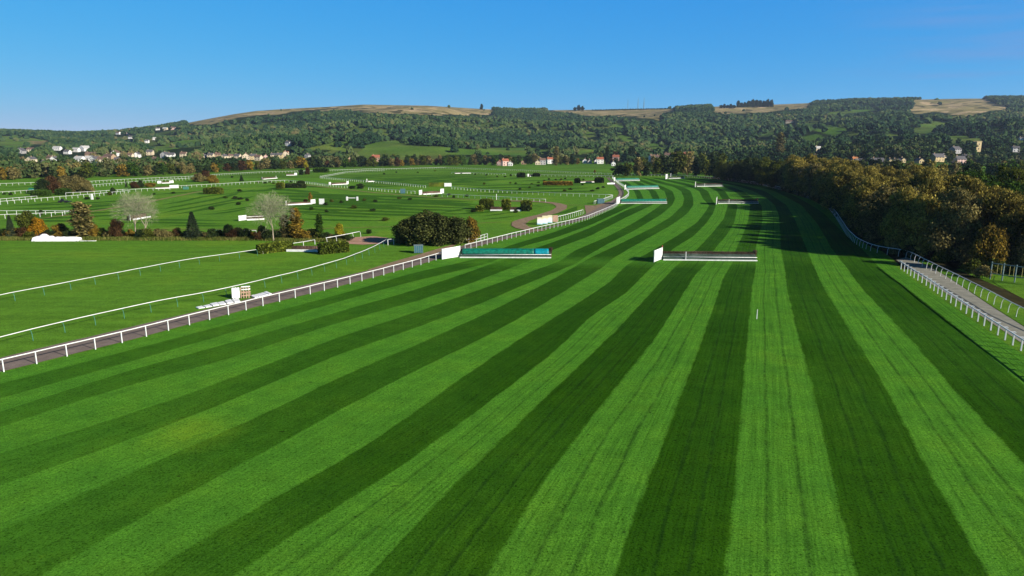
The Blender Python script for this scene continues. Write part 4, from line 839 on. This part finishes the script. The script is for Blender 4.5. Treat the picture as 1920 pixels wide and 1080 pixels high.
for i_, (px_, py_, hh, ww, lf) in enumerate(((1842,521,2.2,3.6,'brown'),(1862,513,2.8,4.4,'olive'),(1880,509,2.4,4.0,'gold'),(1901,510,3.0,4.6,'brown'),(1826,512,2.6,4.2,'olive'),(1932,514,3.2,5.0,'gold'))):
    q = G(px_, py_); tree('scrub_bush', f'{adj[lf]} scrub bush around the metal railing at right, {ordw(i_+1)} of six', 'bush', 'scrub around the metal railing', 'shrub', (q.x, q.y, 0), hh, ww, lf)
# low undergrowth along the wood's foot
ug = [edge[i] for i in range(4, len(edge)-2, 5) if vis(edge[i]) and edge[i].y < 330]
for i, p in enumerate(ug):
    leaf = ('olive','dark','brown')[i % 3]
    tree('undergrowth_shrub', f'{adj[leaf]} shrub at the foot of the wood, {ordw(i+1)} from its near end', 'shrub', 'shrubs at the foot of the wood', 'shrub', (p.x+1.6, p.y+random.uniform(-.8,.8), 0), random.uniform(1.6,3.4), random.uniform(2.6,4.4), leaf)
# trees standing behind the golden wood toward the village
ey = np.array([e.y for e in edge]); ex = np.array([e.x for e in edge]); so_ = np.argsort(ey); bw = 0; rb = random.Random(77); tries = 0
while bw < 85 and tries < 4000:
    tries += 1; y = rb.uniform(235, 520); x = float(np.interp(y, ey[so_], ex[so_]))+rb.uniform(48, 260); q, _ = proj(x, y, 8)
    if not (1400 < q < 1990): continue
    bw += 1; leaf = rb.choice(['green','olive','dark','green','brown','olive'] if q > 1780 else ['olive','dark','brown','gold','dark'])
    tree('broadleaf_tree', f'{leaf} tree standing behind the golden wood near the village, {ordw(bw)} of these', 'tree', 'trees behind the golden wood', 'belt', (x, y, float(H(x, y))), rb.uniform(9.5, 13.5), rb.uniform(9, 13), leaf)
# copse closing the far end of the track
CP = [(1160,329,22,30),(1176,331,26,24),(1194,330,34,26),(1212,330,26,26),(1232,329,34,28),(1250,329,38,30),(1268,328,46,44),(1288,328,44,36),(1306,330,36,30),(1322,331,34,28),(1338,333,36,30),(1205,321,26,22),(1225,320,28,22),(1240,318,30,20),(1315,322,36,28),(1335,324,40,30),(1352,328,40,32)]
for i, (px, py, hp, wp) in enumerate(CP):
    g = G(px, py); k = g.y/FPX; leaf = ('dark','olive','brown','dark','olive')[i % 5]
    tree('copse_tree', f'{adj[leaf]} tree, {ordw(i+1)} of the copse closing the far end of the track', 'tree', 'trees of the far copse', 'belt', g, hp*k, wp*k*1.1, leaf)
# hedge row across the left
HR = [('conifer','dark conifer at the far left end of the hedge row',22,446,36,20,'conifer'),('dome','yellowish green round tree left of the orange tree',54,443,44,36,'olive'),('dome','bright orange tree behind the white covered stack',74,444,33,38,'orange'),
 ('poplar','tall feathery brown tree right of the white covered stack',157,447,60,46,'brown'),('dome','orange-tinged bush beside the tall feathery brown tree',176,446,26,22,'rust'),('dome','low orange and green bush right of the orange tree',115,444,24,30,'rust'),('dome','red-brown bush left of the two-stemmed bare tree',220,447,36,28,'red'),
 ('conifer','tall dark conifer standing alone in the hedge row',363,448,48,36,'conifer'),('dome','small dark round tree right of the tall conifer',429,447,28,24,'dark'),('dome','dark bush below the second bare tree',492,449,28,30,'dark'),('poplar','rusty brown tree right of the second bare tree',556,450,60,34,'rust'),('poplar','brown slim tree leaning behind the second bare tree',536,449,46,28,'brown'),
 ('poplar','slim green columnar tree near the sand patch',600,449,48,20,'green'),('dome','bright yellow small tree beside the slim green tree',637,448,32,26,'yellow'),('dome','golden orange bush at the right side of the big dark bush',884,454,52,50,'rust'),('dome','big very dark round bush beside the sand patch',803,458,69,112,'darkolive'),('dome','dark bush between the big dark bush and the orange bush',852,457,57,84,'darkolive'),('dome','dark middle lobe of the big bush group, left of its tallest crown',783,457.5,60,80,'darkolive'),('dome','dark middle lobe of the big bush group, right of its tallest crown',828,458,62,84,'darkolive'),('dome','lower dark shoulder at the left of the big dark bush',764,457,52,70,'darkolive')]
for kind, lb, px, py, hp, wp, leaf in HR:
    g = G(px, py); k = math.hypot(g.x, g.y)/FPX*.985; tree({'conifer':'conifer','poplar':'slim_tree','dome':'bush'}[kind], lb, {'conifer':'conifer','poplar':'tree','dome':'bush'}[kind], None, kind, g, hp*k, wp*k, leaf)
lowh = random.Random(11); x = -50; i = 0
while x < 655:
    if not (650 < x < 700):
        g = G(x+lowh.uniform(-3,3), 446+lowh.uniform(-1.5,2)+ (3 if x > 480 else 0)); leaf = lowh.choice(['red','dark','brown','olive','rust','dark']); i += 1
        tree('hedge_shrub', f'{adj[leaf]} low shrub in the hedge row across the left, {ordw(i)} from the left', 'shrub', 'low shrubs of the hedge row', 'shrub', g, lowh.uniform(1.3,2.7)*(1.0 if x < 600 else .7), lowh.uniform(2.6,4.2), leaf)
    x += lowh.uniform(10, 15)
# rough grass at the foot of the hedge row
rg = np.random.default_rng(17); ng = 26000; fx = rg.random(ng)**1.0*700-50; fy = 448.5+rg.normal(size=ng)*1.3+np.clip((fx-480)/60, 0, 1)*3; aa = [ray(x, y) for x, y in zip(fx, fy)]; P = np.array([(-a[0]*CAMZ/a[2], -a[1]*CAMZ/a[2], 0) for a in aa])
an = rg.random(ng)*6.283; hh_ = .2+.5*rg.random(ng)**2; dx = np.stack([np.cos(an)*.05, np.sin(an)*.05, 0*an], -1); up = np.stack([rg.normal(size=ng)*.1, rg.normal(size=ng)*.1, hh_], -1)
V = np.stack([P-dx, P+dx, P+dx*.3+up, P-dx*.3+up], 1).reshape(-1,3)
tag(link('rough_grass', npmesh('rough_grass', V, np.arange(4*ng).reshape(-1,4), leafmat('rough_grass_blades', [(.06,.09,.015),(.13,.15,.03),(.24,.22,.07),(.30,.26,.10)], .2, .2))), 'rough dry grass growing along the foot of the hedge row', 'grass', kind='stuff')
# bare trees
def bare(label, bases, topc, hh, seed, n=5, spread=.55):
    r = random.Random(seed); b0 = G(*bases[0]); root = empty('bare_tree', b0); tag(root, label, 'tree', 'bare grey trees of the hedge row')
    tk = MB(); tw = MB(); V = []; F = []
    def grow(p, d, L, rad, lev):
        q = p+d*L; mid = p+d*L*.5+Vector((r.uniform(-1,1), r.uniform(-1,1), 0))*L*.06
        (tk if lev < 2 else tw).tube([p, mid, q], [rad, rad*.8, rad*.6], 6 if lev < 2 else 3, cap=False)
        if lev >= 5: return
        for i in range(3 if lev < 4 else 4):
            nd = (d+Vector((r.uniform(-1,1), r.uniform(-1,1), r.uniform(-.25,.55)))*spread*(1.0 if lev else .7)).normalized()
            grow(q if i else p.lerp(q, .75), nd, L*r.uniform(.62,.8), rad*.55, lev+1)
    for (bx, by), lean in zip(bases, (( .0), (.12))):
        b = G(bx, by)-b0; grow(b, Vector((lean, 0, 1)).normalized(), hh*.27, .17, 0)
    tk.build('trunk', M_PALEBARK, root, True); rn = np.random.default_rng(seed); ns = 3300; cx = np.mean([(G(*q)-b0).x for q in bases]); W = hh*.46
    d = rn.normal(size=(ns,3)); d[:,2] = np.where(d[:,2] < -.75, -d[:,2], d[:,2]); d /= np.linalg.norm(d, axis=1)[:,None]; P = d*(rn.random(ns)**.42)[:,None]*[W,W*.9,hh*.40]*(1+.12*np.sin(d[:,0:1]*9+d[:,1:2]*7))+[cx,0,hh*.60]
    e = d+.55*rn.normal(size=(ns,3)); e /= np.linalg.norm(e, axis=1)[:,None]; t = np.cross(e, rn.normal(size=(ns,3))); t /= np.linalg.norm(t, axis=1)[:,None]; Lh = (.28+.35*rn.random(ns))[:,None]
    VV_ = np.stack([P-t*.016-e*Lh, P+t*.016-e*Lh, P+t*.008+e*Lh, P-t*.008+e*Lh], 1).reshape(-1,3)
    tw.add(VV_.tolist(), [(4*i, 4*i+1, 4*i+2, 4*i+3) for i in range(ns)]); tw.build('crown', M_TWIG, root)
bare('wide bare grey tree with two pale stems in the hedge row', [(256,448),(272,447)], None, 10.5, 3, spread=.62)
bare('bare grey tree with one forked pale trunk behind the clipped hedge wing', [(513,452)], None, 10.5, 8, spread=.58)
# clipped hedges
def hedge(label, px, py, wpx, hpx, dep=1.2, leaf='box', rz=0.0, cat='hedge', kind='hedge', n=None):
    g = G(px, py); k = math.hypot(g.x, g.y)/FPX; w, h = wpx*k, hpx*k; r = np.random.default_rng(int(px*7+py)); n = n or int(min(7000, 260*(w*h+w*dep*2)+300)); ls = max(.11, .0011*g.y)
    P = r.random((n,3)); f = r.integers(0, 5, n); P[:,0] = np.where(f == 0, 0, np.where(f == 1, 1, P[:,0])); P[:,1] = np.where(f == 2, 0, np.where(f == 3, 1, P[:,1])); P[:,2] = np.where(f == 4, 1, P[:,2])
    P = (P-[.5,0,0])*[w,dep,h]; P[:,2] *= 1-.10*np.abs(P[:,0]/(w/2))**3; P = P+r.normal(size=(n,3))*.11; nn = r.normal(size=(n,3)); t = np.cross(nn, r.normal(size=(n,3))); nn /= np.linalg.norm(nn,axis=1)[:,None]; t /= np.linalg.norm(t,axis=1)[:,None]; b = np.cross(nn, t); s = ls*(.6+.8*r.random(n))[:,None]; t = t*s; b = b*s
    V = np.stack([P-t-b, P+t-b, P+t+b, P-t+b], 1).reshape(-1,3); x0, x1 = -w/2+.1, w/2-.1
    C8 = np.array([(x0,.1,0),(x1,.1,0),(x1,dep-.1,0),(x0,dep-.1,0),(x0,.15,h*.82),(x1,.15,h*.82),(x1,dep-.15,h*.82),(x0,dep-.15,h*.82)]); m0 = len(V)
    V = np.vstack([V, C8]); F = np.vstack([np.arange(4*n).reshape(-1,4), np.array([(0,1,5,4),(1,2,6,5),(2,3,7,6),(3,0,4,7),(4,5,6,7)])+m0])
    o = link(kind, npmesh(kind, V, F, LEAF[leaf])); o.location = g; o.rotation_euler = (0,0,rz); return tag(o, label, cat)
hedge('clipped hedge wing left of the near brush obstacle on the grass', 519, 473, 60, 15, 1.2, rz=.78)
hedge('clipped hedge wing right of the near brush obstacle on the grass', 628, 475, 50, 18, 1.2, rz=.62)
steepl = jump('low dark brush obstacle between two clipped hedge wings on the near grass', (541,470.5), (606,471), 1.0, 0, 0, 2)
hedge('long low clipped hedge behind the second bare tree', 548, 352.5, 42, 6, 2, 'dark'); hedge('square block of hedge at the left end of the long low hedge', 524, 354, 8, 9, 3); hedge('square block of hedge at the right end of the long low hedge', 563, 351, 8, 9, 3, 'dark')
hedge('wide clipped box hedge alone on the left infield', 397, 364, 25, 9, 4)
hedge('clipped hedge block at the left of the gapped hedge', 912, 393, 22, 17, 2.5); hedge('small hedge block left in front of the gapped hedge', 899, 396.5, 11, 9, 1.5); hedge('middle hedge block of the gapped hedge', 949, 393.5, 12, 17, 2.5,); hedge('right hedge block of the gapped hedge', 987, 393.5, 16, 15, 2.5); hedge('small dark hedge block right in front of the gapped hedge', 985, 396, 12, 9, 1.5, 'dark')
jump('low brown brush between the left and middle hedge blocks', (920,395), (941,395), 1.3); jump('low brown brush between the middle and right hedge blocks', (957,395.5), (977,395.5), 1.3)
hedge('long ragged brown and green hedge below the scattered bushes', 1046, 347.5, 50, 5.5, 2.5, 'rust'); hedge('dark hedge block at the left end of the low dark rail', 1083, 343.5, 6, 7, 2.5, 'dark'); hedge('dark hedge block at the right end of the low dark rail', 1124, 343, 12, 8, 3, 'dark'); jump('low thin brown brush between two dark hedge blocks', (1087,342.5), (1117,341.5), 1.0)
hedge('dark hedge block left of the distant blue-white wing', 977, 333, 11, 7, 3, 'dark'); hedge('dark hedge block right of the distant blue-white wing', 1006, 331, 9, 4, 3, 'dark'); hedge('low clipped hedge right of the distant dark bushes', 601, 323.5, 23, 6, 4, 'green'); hedge('small clipped hedge below the brown bush clump at the far left', 73, 368.5, 22, 8, 3, 'green'); hedge('second small clipped hedge below the brown bush clump', 115, 366, 16, 8, 3, 'green')
# free bushes on the infield
BG = [(82,364,26,26,'dark','dark green bush at the left of the brown clump at the far left'),(98,363,30,36,'red','red-brown bush in the clump at the far left'),(122,362,30,42,'brown','broad brown bush in the middle of the far left clump'),(145,361,30,40,'brown','brown bush right of the middle of the far left clump'),(162,361,22,34,'brown','low brown bush at the right end of the far left clump'),
 (252,353,12,20,'red','red-brown bush left of the dark one beyond the left rail'),(264,352,14,13,'dark','dark bush beyond the left rail'),(282,351,8,24,'rust','low rusty bush beyond the left rail'),(373,341,16,28,'brown','brown domed bush in front of the tree belt'),(386,340,20,26,'red','dark red bush in front of the tree belt'),(399,343,15,24,'rust','rusty bush in front of the tree belt'),
 (565,328,11,12,'dark','round dark bush near the far rail'),(577,327,14,13,'red','dark red bush near the far rail'),(676,354,11,18,'dark','round dark bush right of the winged obstacle'),(660,354,6,16,'dark','low dark bush left of the round dark bush'),(212,363,11,10,'dark','dark bush left of the bare tree crown'),(206,366,6,12,'olive','low olive bush left of the bare tree crown'),(582,376,16,9,'rust','thin small tree behind the long white-boarded obstacle'),(573,379,6,12,'red','low red bush behind the long white-boarded obstacle'),(574,316,14,12,'yellow','yellow-green bush at the far rail'),(77,404,10,7,'dark','small dark bush above the orange tree'),(1115,324,6,5,'rust','tiny rusty tree on the far meadow')]
for px, py, hp, wp, leaf, lb in BG:
    g = G(px, py); k = math.hypot(g.x, g.y)/FPX; tree('bush', lb, 'bush', 'free bushes of the infield', 'dome', g, hp*k, wp*k, leaf)
g = G(453,339.5); tree('conifer', 'small dark conifer alone in front of the tree belt', 'conifer', None, 'conifer', g, 12*g.y/FPX, 10*g.y/FPX, 'conifer'); g = G(237,351); tree('conifer', 'thin dark conifer beyond the left rail', 'conifer', None, 'conifer', g, 13*g.y/FPX, 6*g.y/FPX, 'conifer')
TU = [(289,365),(325,363),(449,359),(423,372),(441,373),(450,374),(464,377),(397,393),(447,384),(485,343),(497,344),(506,342),(513,345),(545,342),(622,379),(640,381),(584,394),(612,398),(611,385),(664,391),(700,396),(704,379),(683,377),(748,373),(769,375),(818,369),(842,366),(851,371),(876,369),(691,438),(722,414),(887,398),(908,346),(957,344),(967,345),(997,346),(1029,337),(1042,338),(1052,338),(1060,336),(1080,337),(1094,338),(1010,349),(975,356),(993,353),(1059,359),(1069,356),(1111,359),(1121,355),(1131,352),(1092,347),(967,399),(743,324),(783,324),(865,326),(891,328),(912,329),(932,332),(947,332),(958,330),(8,365),(20,366),(52,360),(163,374),(183,374),(302,334),(435,333),(816,321),(1010,343),(1020,341),(1033,345),(720,327)]
for i, (px, py) in enumerate(sorted(TU)):
    g = G(px, py); tree('gorse_tuft', f'low dark tuft of bush on the mown infield, {ordw(i+1)} from the left', 'bush', 'dark tufts scattered over the infield', 'shrub', (g.x, g.y, -.1), random.uniform(1.0,1.5), random.uniform(1.8,3.0), random.choice(['dark','olive','dark','green']), trunk=False)

# belt of single trees along the far boundary
BL = [(-80,339),(0,338),(100,337),(165,335.5),(240,332),(360,326),(480,319),(600,315.5),(720,313),(840,311),(960,310),(1060,309),(1160,309),(1230,310),(1330,318)]
bx = [b[0] for b in BL]; by = [b[1] for b in BL]; bi = 0; br_ = random.Random(21); bc = {}
for row in range(2):
    x = -70+row*7
    while x < (1155 if row == 0 else 1200):
        y = float(np.interp(x, bx, by))-row*2.2-br_.uniform(0,1.2); g = G(x, y); g = on(g.x, g.y); k = g.y/FPX; hm = br_.uniform(6.5,10.5) if x < 500 else br_.uniform(7.5,12.5); wm = hm*br_.uniform(.85,1.3)
        skip = any(abs(x-h[0]) < h[2]*.62 and h[1] < y+1 and h[1] > 304 for h in HZ)
        if x > 1000 and br_.random() < .12: kind_leaf = 'rust'
        leaf = br_.choice(['dark','brown','olive','dark','red','green','olive','brown','dark','rust'])
        if x < 260 and br_.random() < .15: leaf = 'yellow' if br_.random() < .3 else 'rust'
        if not skip:
            bc[leaf] = bc.get(leaf, 0)+1
            tree('belt_tree', f'{adj[leaf]} tree in the belt beyond the rails, {ordw(bc[leaf])} such from the left', 'tree', 'trees of the belt beyond the far rails', 'belt', g, hm, wm, leaf)
        x += wm/k*br_.uniform(.5,.85) if row == 0 else wm/k*br_.uniform(.8,1.5)
for i, (px, py, hp, wp) in enumerate(((1043,311,36,13),(1138,309,34,12),(1181,306,32,10),(1186,300,26,9),(1460,300,50,20))):
    g = hit(px, py, 500); k = g.y/FPX; tree('poplar', ['tall brownish poplar rising above the centre houses','dark tall poplar between the white houses','tall poplar behind the copse','slim poplar just behind the tall poplar','tall ochre tree above the left end of the golden wood'][i], 'tree', None, 'poplar', g, hp*k, wp*k*1.2, 'brown' if i in (0,4) else 'dark')

# ---------------------------------------------------------------- hillside woodland (one mass)
def ico(sub):
    import bmesh
    b = bmesh.new(); bmesh.ops.create_icosphere(b, subdivisions=sub, radius=1.0); V = np.array([v.co[:] for v in b.verts]); F = np.array([[v.index for v in f.verts] for f in b.faces]); b.free(); return V, F
def wood_mass(name, label, pts, hs, ws, tints, sub, seed):
    r = np.random.default_rng(seed); nv = 14; var = []
    if sub == 'leaf':
        q = 230
        for i in range(nv):
            L = r.normal(size=(7,3))*[.42,.42,.2]+[0,0,.5]; L[:,2] = np.clip(L[:,2], .22, .78); k = r.integers(0, 7, q); d = r.normal(size=(q,3)); d /= np.linalg.norm(d, axis=1)[:,None]
            P = L[k]+d*[.45,.45,.24]*(.6+.4*r.random(q))[:,None]; n_ = d+.5*r.normal(size=(q,3)); n_ /= np.linalg.norm(n_, axis=1)[:,None]; t = np.cross(n_, r.normal(size=(q,3))); t /= np.linalg.norm(t, axis=1)[:,None]; b = np.cross(n_, t); s = (.07+.07*r.random(q))[:,None]
            t = t*s; b = b*s; sq = np.array([1,1,.55]); var.append(np.stack([P-t*sq-b*sq, P+t*sq-b*sq, P+t*sq+b*sq, P-t*sq+b*sq], 1).reshape(-1,3))
        F0 = np.arange(4*q).reshape(-1,4); F0 = np.vstack([F0[:,:3], F0[:,[0,2,3]]]); V0 = var[0]
    else: V0, F0 = ico(sub)
    for i in range(nv if sub != 'leaf' else 0):
        d = 1+.26*r.normal(size=len(V0)); d = np.clip(d, .45, 1.6); P = V0*d[:,None]; P[:,2] = P[:,2]*.5+.5; P[:,:2] *= (1-.35*np.abs(P[:,2:3]-.4)); var.append(P)
    var = np.array(var); k = r.integers(0, nv, len(pts)); a = r.random(len(pts))*6.283; ca, sa = np.cos(a)[:,None], np.sin(a)[:,None]; P = var[k]
    X = (P[:,:,0]*ca-P[:,:,1]*sa)*ws[:,None]*.5; Y = (P[:,:,0]*sa+P[:,:,1]*ca)*ws[:,None]*.5; Z = P[:,:,2]*hs[:,None]-.5
    V = np.stack([X+pts[:,0:1], Y+pts[:,1:2], Z+pts[:,2:3]], -1).reshape(-1,3); F = (F0[None]+(np.arange(len(pts))*len(V0))[:,None,None]).reshape(-1,3)
    me = bpy.data.meshes.new(name); me.vertices.add(len(V)); me.vertices.foreach_set('co', V.astype(np.float32).ravel()); me.loops.add(F.size); me.loops.foreach_set('vertex_index', F.astype(np.int32).ravel())
    me.polygons.add(len(F)); me.polygons.foreach_set('loop_start', np.arange(0, F.size, 3, dtype=np.int32)); me.polygons.foreach_set('loop_total', np.full(len(F), 3, np.int32)); me.update(calc_edges=True)
    me.polygons.foreach_set('use_smooth', np.zeros(len(F), bool)); me.attributes.new('tint', 'FLOAT', 'POINT').data.foreach_set('value', np.repeat(tints, len(V0)).astype(np.float32)); me.materials.append(M_CANOPY)
    return tag(link(name, me), label, 'woodland', kind='stuff')
r = np.random.default_rng(3); N = 82000
Yc = np.sqrt(r.random(N)*(3000**2-440**2)+440**2); tt = r.uniform(-.86,.86,N); Xc = tt*Yc
tan_, grn_, px, py = cover(Xc, Yc, 1.8); Zc = H(Xc, Yc)
for lift in (4.0, 8.5, 12.0):
    qx, qy = proj(Xc, Yc, Zc+lift); wx = (vnoise(Xc/40, Yc/40, 5)-.5)*12; wy = (vnoise(Xc/40, Yc/40, 6)-.5)*5
    for p_ in FIELDS['tan']: tan_ |= inpoly(qx+wx, qy+wy, p_)
    for p_ in FIELDS['green']: grn_ |= inpoly(qx+wx, qy+wy, p_)
ymin = G(0, 0).y if False else 0
bl = np.array([G(x, y).y for x, y in BL]); dmin = np.interp(px, bx, bl)+22
keep = (Yc > dmin) & ~(tan_ & (r.random(N) > .0008)) & ~(grn_ & (r.random(N) > .025))
keep &= ~((px > 1028) & (px < 1152) & (py > 307)); keep &= ~((px > 1330) & (Yc < 470)) & (px > -120) & (px < 2060)
# open slopes: thinner cover in patches low on the hill, dense above
dens = vnoise(Xc/170, Yc/130, 41); hedgey = (Zc < 95) & (Zc > 1.5) & (dens > .60); hd = np.abs(dens*14-np.round(dens*14)) < .10; keep &= ~(hedgey & ~hd & (r.random(N) > .16))
for hx, hy, hw in HZ:
    dn = 8 if (hx > 1580 and hy > 290) else 17
    keep &= ~((np.abs(px-hx) < hw*.75+3.5) & (py > hy-2) & (py < hy+dn) & (r.random(N) > .03))
Xk, Yk, Zk = Xc[keep], Yc[keep], Zc[keep]; n = len(Xk)
kind = vnoise(Xk/260, Yk/170, 51)*.42+vnoise(Xk/60, Yk/50, 52)*.30+r.random(n)**2*.42-.10
kind = np.where(Zk < 14, kind+.10*r.random(n), kind); hs = 6.5+6.5*r.random(n); ws = hs*r.uniform(.85,1.5,n)
small = r.random(n) < .12; hs[small] *= .55; ws[small] *= .6
near = Yk < 1250; pts = np.stack([Xk, Yk, Zk], -1)
nr_ = Yk < 880; md = near & ~nr_
wood_mass('boundary_woodland', 'mixed trees packed behind the belt nearest the far rails', pts[nr_], hs[nr_], ws[nr_]*.9, np.clip(kind[nr_], 0, 1), 'leaf', 9)
wood_mass('valley_woodland', 'mixed woodland filling the valley floor around the houses', pts[md], hs[md], ws[md], np.clip(kind[md], 0, 1), 3, 1)
wood_mass('hillside_woodland', 'dark mixed woodland covering the slopes of the long hill', pts[~near], hs[~near], ws[~near], np.clip(kind[~near], 0, 1), 2, 2)
# skyline trees
SK = [(903,204,9,9),(1078,207,6,8),(1085,206,9,12),(1092,206,7,10)]+[(x, 200+(x % 3)*.5, 4+x % 4, 9) for x in range(1352,1382,6)]+[(x, 199.5, 7+x % 5, 11) for x in range(1384,1404,6)]+[(x, 199, 10+x % 4, 13) for x in range(1404,1452,7)]
for i, (px_, py_, hp, wp) in enumerate(SK):
    g = hit(px_, py_+1.5, 2000); k = g.y/FPX; tree('skyline_tree', f'dark tree standing on the hill skyline, {ordw(i+1)} from the left', 'tree', 'single trees on the hill skyline', 'dome', g, (hp+2)*k, wp*k, 'dark')
sp_ = np.array([[*atD(x, 205.5, 2845)] for x in range(1112,1268,5)]); sp_[:,2] = H(sp_[:,0], sp_[:,1])
wood_mass('skyline_hedge', 'low dark hedge line along the skyline below the masts', sp_, np.full(len(sp_), 5.0), np.full(len(sp_), 12.0), np.full(len(sp_), .1), 2, 4)

# ---------------------------------------------------------------- thin autumn haze
import os
m = bpy.data.materials.new('haze_air'); m.use_nodes = True; nt = m.node_tree; nt.nodes.clear(); ou = nt.nodes.new('ShaderNodeOutputMaterial'); pv = nt.nodes.new('ShaderNodeVolumePrincipled')
pv.inputs['Color'].default_value = (.62,.78,1,1); pv.inputs['Density'].default_value = .000055; pv.inputs['Anisotropy'].default_value = .2; nt.links.new(pv.outputs[0], ou.inputs['Volume'])
hb = MB(); hb.box(-17500, 17500, -260, 6500, -1.1, 330); o = hb.build('haze', m); tag(o, 'thin pale haze in the air over the whole valley', 'haze', kind='stuff')
# ---------------------------------------------------------------- sun, sky, camera
EL, AX = math.radians(22.5), (0.83, -0.55)
sun = bpy.data.lights.new('sun', 'SUN'); sun.energy = 5.0; sun.angle = math.radians(.53); sun.color = (1.0, .93, .82); so = bpy.data.objects.new('sun', sun); C.objects.link(so)
d = Vector((AX[0]*math.cos(EL), AX[1]*math.cos(EL), math.sin(EL))).normalized(); so.rotation_euler = d.to_track_quat('Z', 'Y').to_euler(); so.location = (60, -60, 80)
w = bpy.data.worlds.new('World'); bpy.context.scene.world = w; w.use_nodes = True; nt = w.node_tree; bg = nt.nodes['Background']
sk = nt.nodes.new('ShaderNodeTexSky'); sk.sky_type = 'NISHITA'; sk.sun_disc = False; sk.sun_elevation = EL; sk.sun_rotation = math.atan2(AX[0], AX[1]); sk.altitude = 100; sk.altitude = 2500; sk.air_density = 1.0; sk.dust_density = 0; sk.ozone_density = 10.0
tc = nt.nodes.new('ShaderNodeTexCoord'); mp = nt.nodes.new('ShaderNodeMapping'); mp.inputs['Scale'].default_value = (2.2, 2.2, 26); mp.inputs['Rotation'].default_value = (0, .10, 0); nt.links.new(tc.outputs['Generated'], mp.inputs[0])
nz_ = nt.nodes.new('ShaderNodeTexNoise'); nz_.inputs['Scale'].default_value = 1.8; nz_.inputs['Detail'].default_value = 6; nt.links.new(mp.outputs[0], nz_.inputs['Vector'])
rp = nt.nodes.new('ShaderNodeMapRange'); rp.inputs[1].default_value = .46; rp.inputs[2].default_value = .68; rp.inputs[4].default_value = .55; nt.links.new(nz_.outputs['Fac'], rp.inputs[0])
sx_ = nt.nodes.new('ShaderNodeSeparateXYZ'); nt.links.new(tc.outputs['Generated'], sx_.inputs[0]); r2 = nt.nodes.new('ShaderNodeMapRange'); r2.inputs[1].default_value = .38; r2.inputs[2].default_value = .55; nt.links.new(sx_.outputs[0], r2.inputs[0])
ml = nt.nodes.new('ShaderNodeMath'); ml.operation = 'MULTIPLY'; nt.links.new(rp.outputs[0], ml.inputs[0]); nt.links.new(r2.outputs[0], ml.inputs[1])
mx = nt.nodes.new('ShaderNodeMix'); mx.data_type = 'RGBA'; nt.links.new(ml.outputs[0], mx.inputs[0]); 
sr = nt.nodes.new('ShaderNodeSeparateColor'); cr_ = nt.nodes.new('ShaderNodeCombineColor'); nt.links.new(sk.outputs[0], sr.inputs[0])
for i_, (e_, a_) in enumerate(((1.5, 2.15), (.52, .79), (.15, .90))):
    v1 = nt.nodes.new('ShaderNodeMath'); v1.operation = 'MULTIPLY'; v1.inputs[1].default_value = .1; nt.links.new(sr.outputs[i_], v1.inputs[0])
    v2 = nt.nodes.new('ShaderNodeMath'); v2.operation = 'POWER'; v2.inputs[1].default_value = e_; nt.links.new(v1.outputs[0], v2.inputs[0])
    v3 = nt.nodes.new('ShaderNodeMath'); v3.operation = 'MULTIPLY'; v3.inputs[1].default_value = a_*10; nt.links.new(v2.outputs[0], v3.inputs[0]); nt.links.new(v3.outputs[0], cr_.inputs[i_])

sz_ = nt.nodes.new('ShaderNodeMapRange'); sz_.inputs[1].default_value = .24; sz_.inputs[2].default_value = .6; sz_.inputs[3].default_value = 1.0; sz_.inputs[4].default_value = .12; zz_ = nt.nodes.new('ShaderNodeSeparateXYZ'); nt.links.new(tc.outputs['Generated'], zz_.inputs[0]); nt.links.new(zz_.outputs[2], sz_.inputs[0])  # dimming added to the unseen sky overhead, cuts fill light so shadows deepen
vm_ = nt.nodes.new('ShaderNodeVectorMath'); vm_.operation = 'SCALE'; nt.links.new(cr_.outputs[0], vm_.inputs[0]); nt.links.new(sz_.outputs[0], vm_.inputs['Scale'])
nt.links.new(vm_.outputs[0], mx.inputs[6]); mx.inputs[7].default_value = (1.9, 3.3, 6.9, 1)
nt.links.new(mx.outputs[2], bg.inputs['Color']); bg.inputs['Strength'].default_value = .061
cam = bpy.data.cameras.new('camera'); co = bpy.data.objects.new('camera', cam); C.objects.link(co); co.location = (0,0,CAMZ); co.rotation_euler = (math.pi/2-PITCH, 0, 0); cam.sensor_width = 36; cam.lens = 24; cam.clip_end = 20000; cam.clip_start = .5
S = bpy.context.scene; S.camera = co; S.view_settings.view_transform = 'Standard'; S.view_settings.look = 'None'; S.view_settings.exposure = 0.72; S.view_settings.gamma = 1
S.cycles.max_bounces = 4; S.cycles.diffuse_bounces = 2; S.cycles.transmission_bounces = 2; S.cycles.caustics_reflective = False; S.cycles.caustics_refractive = False
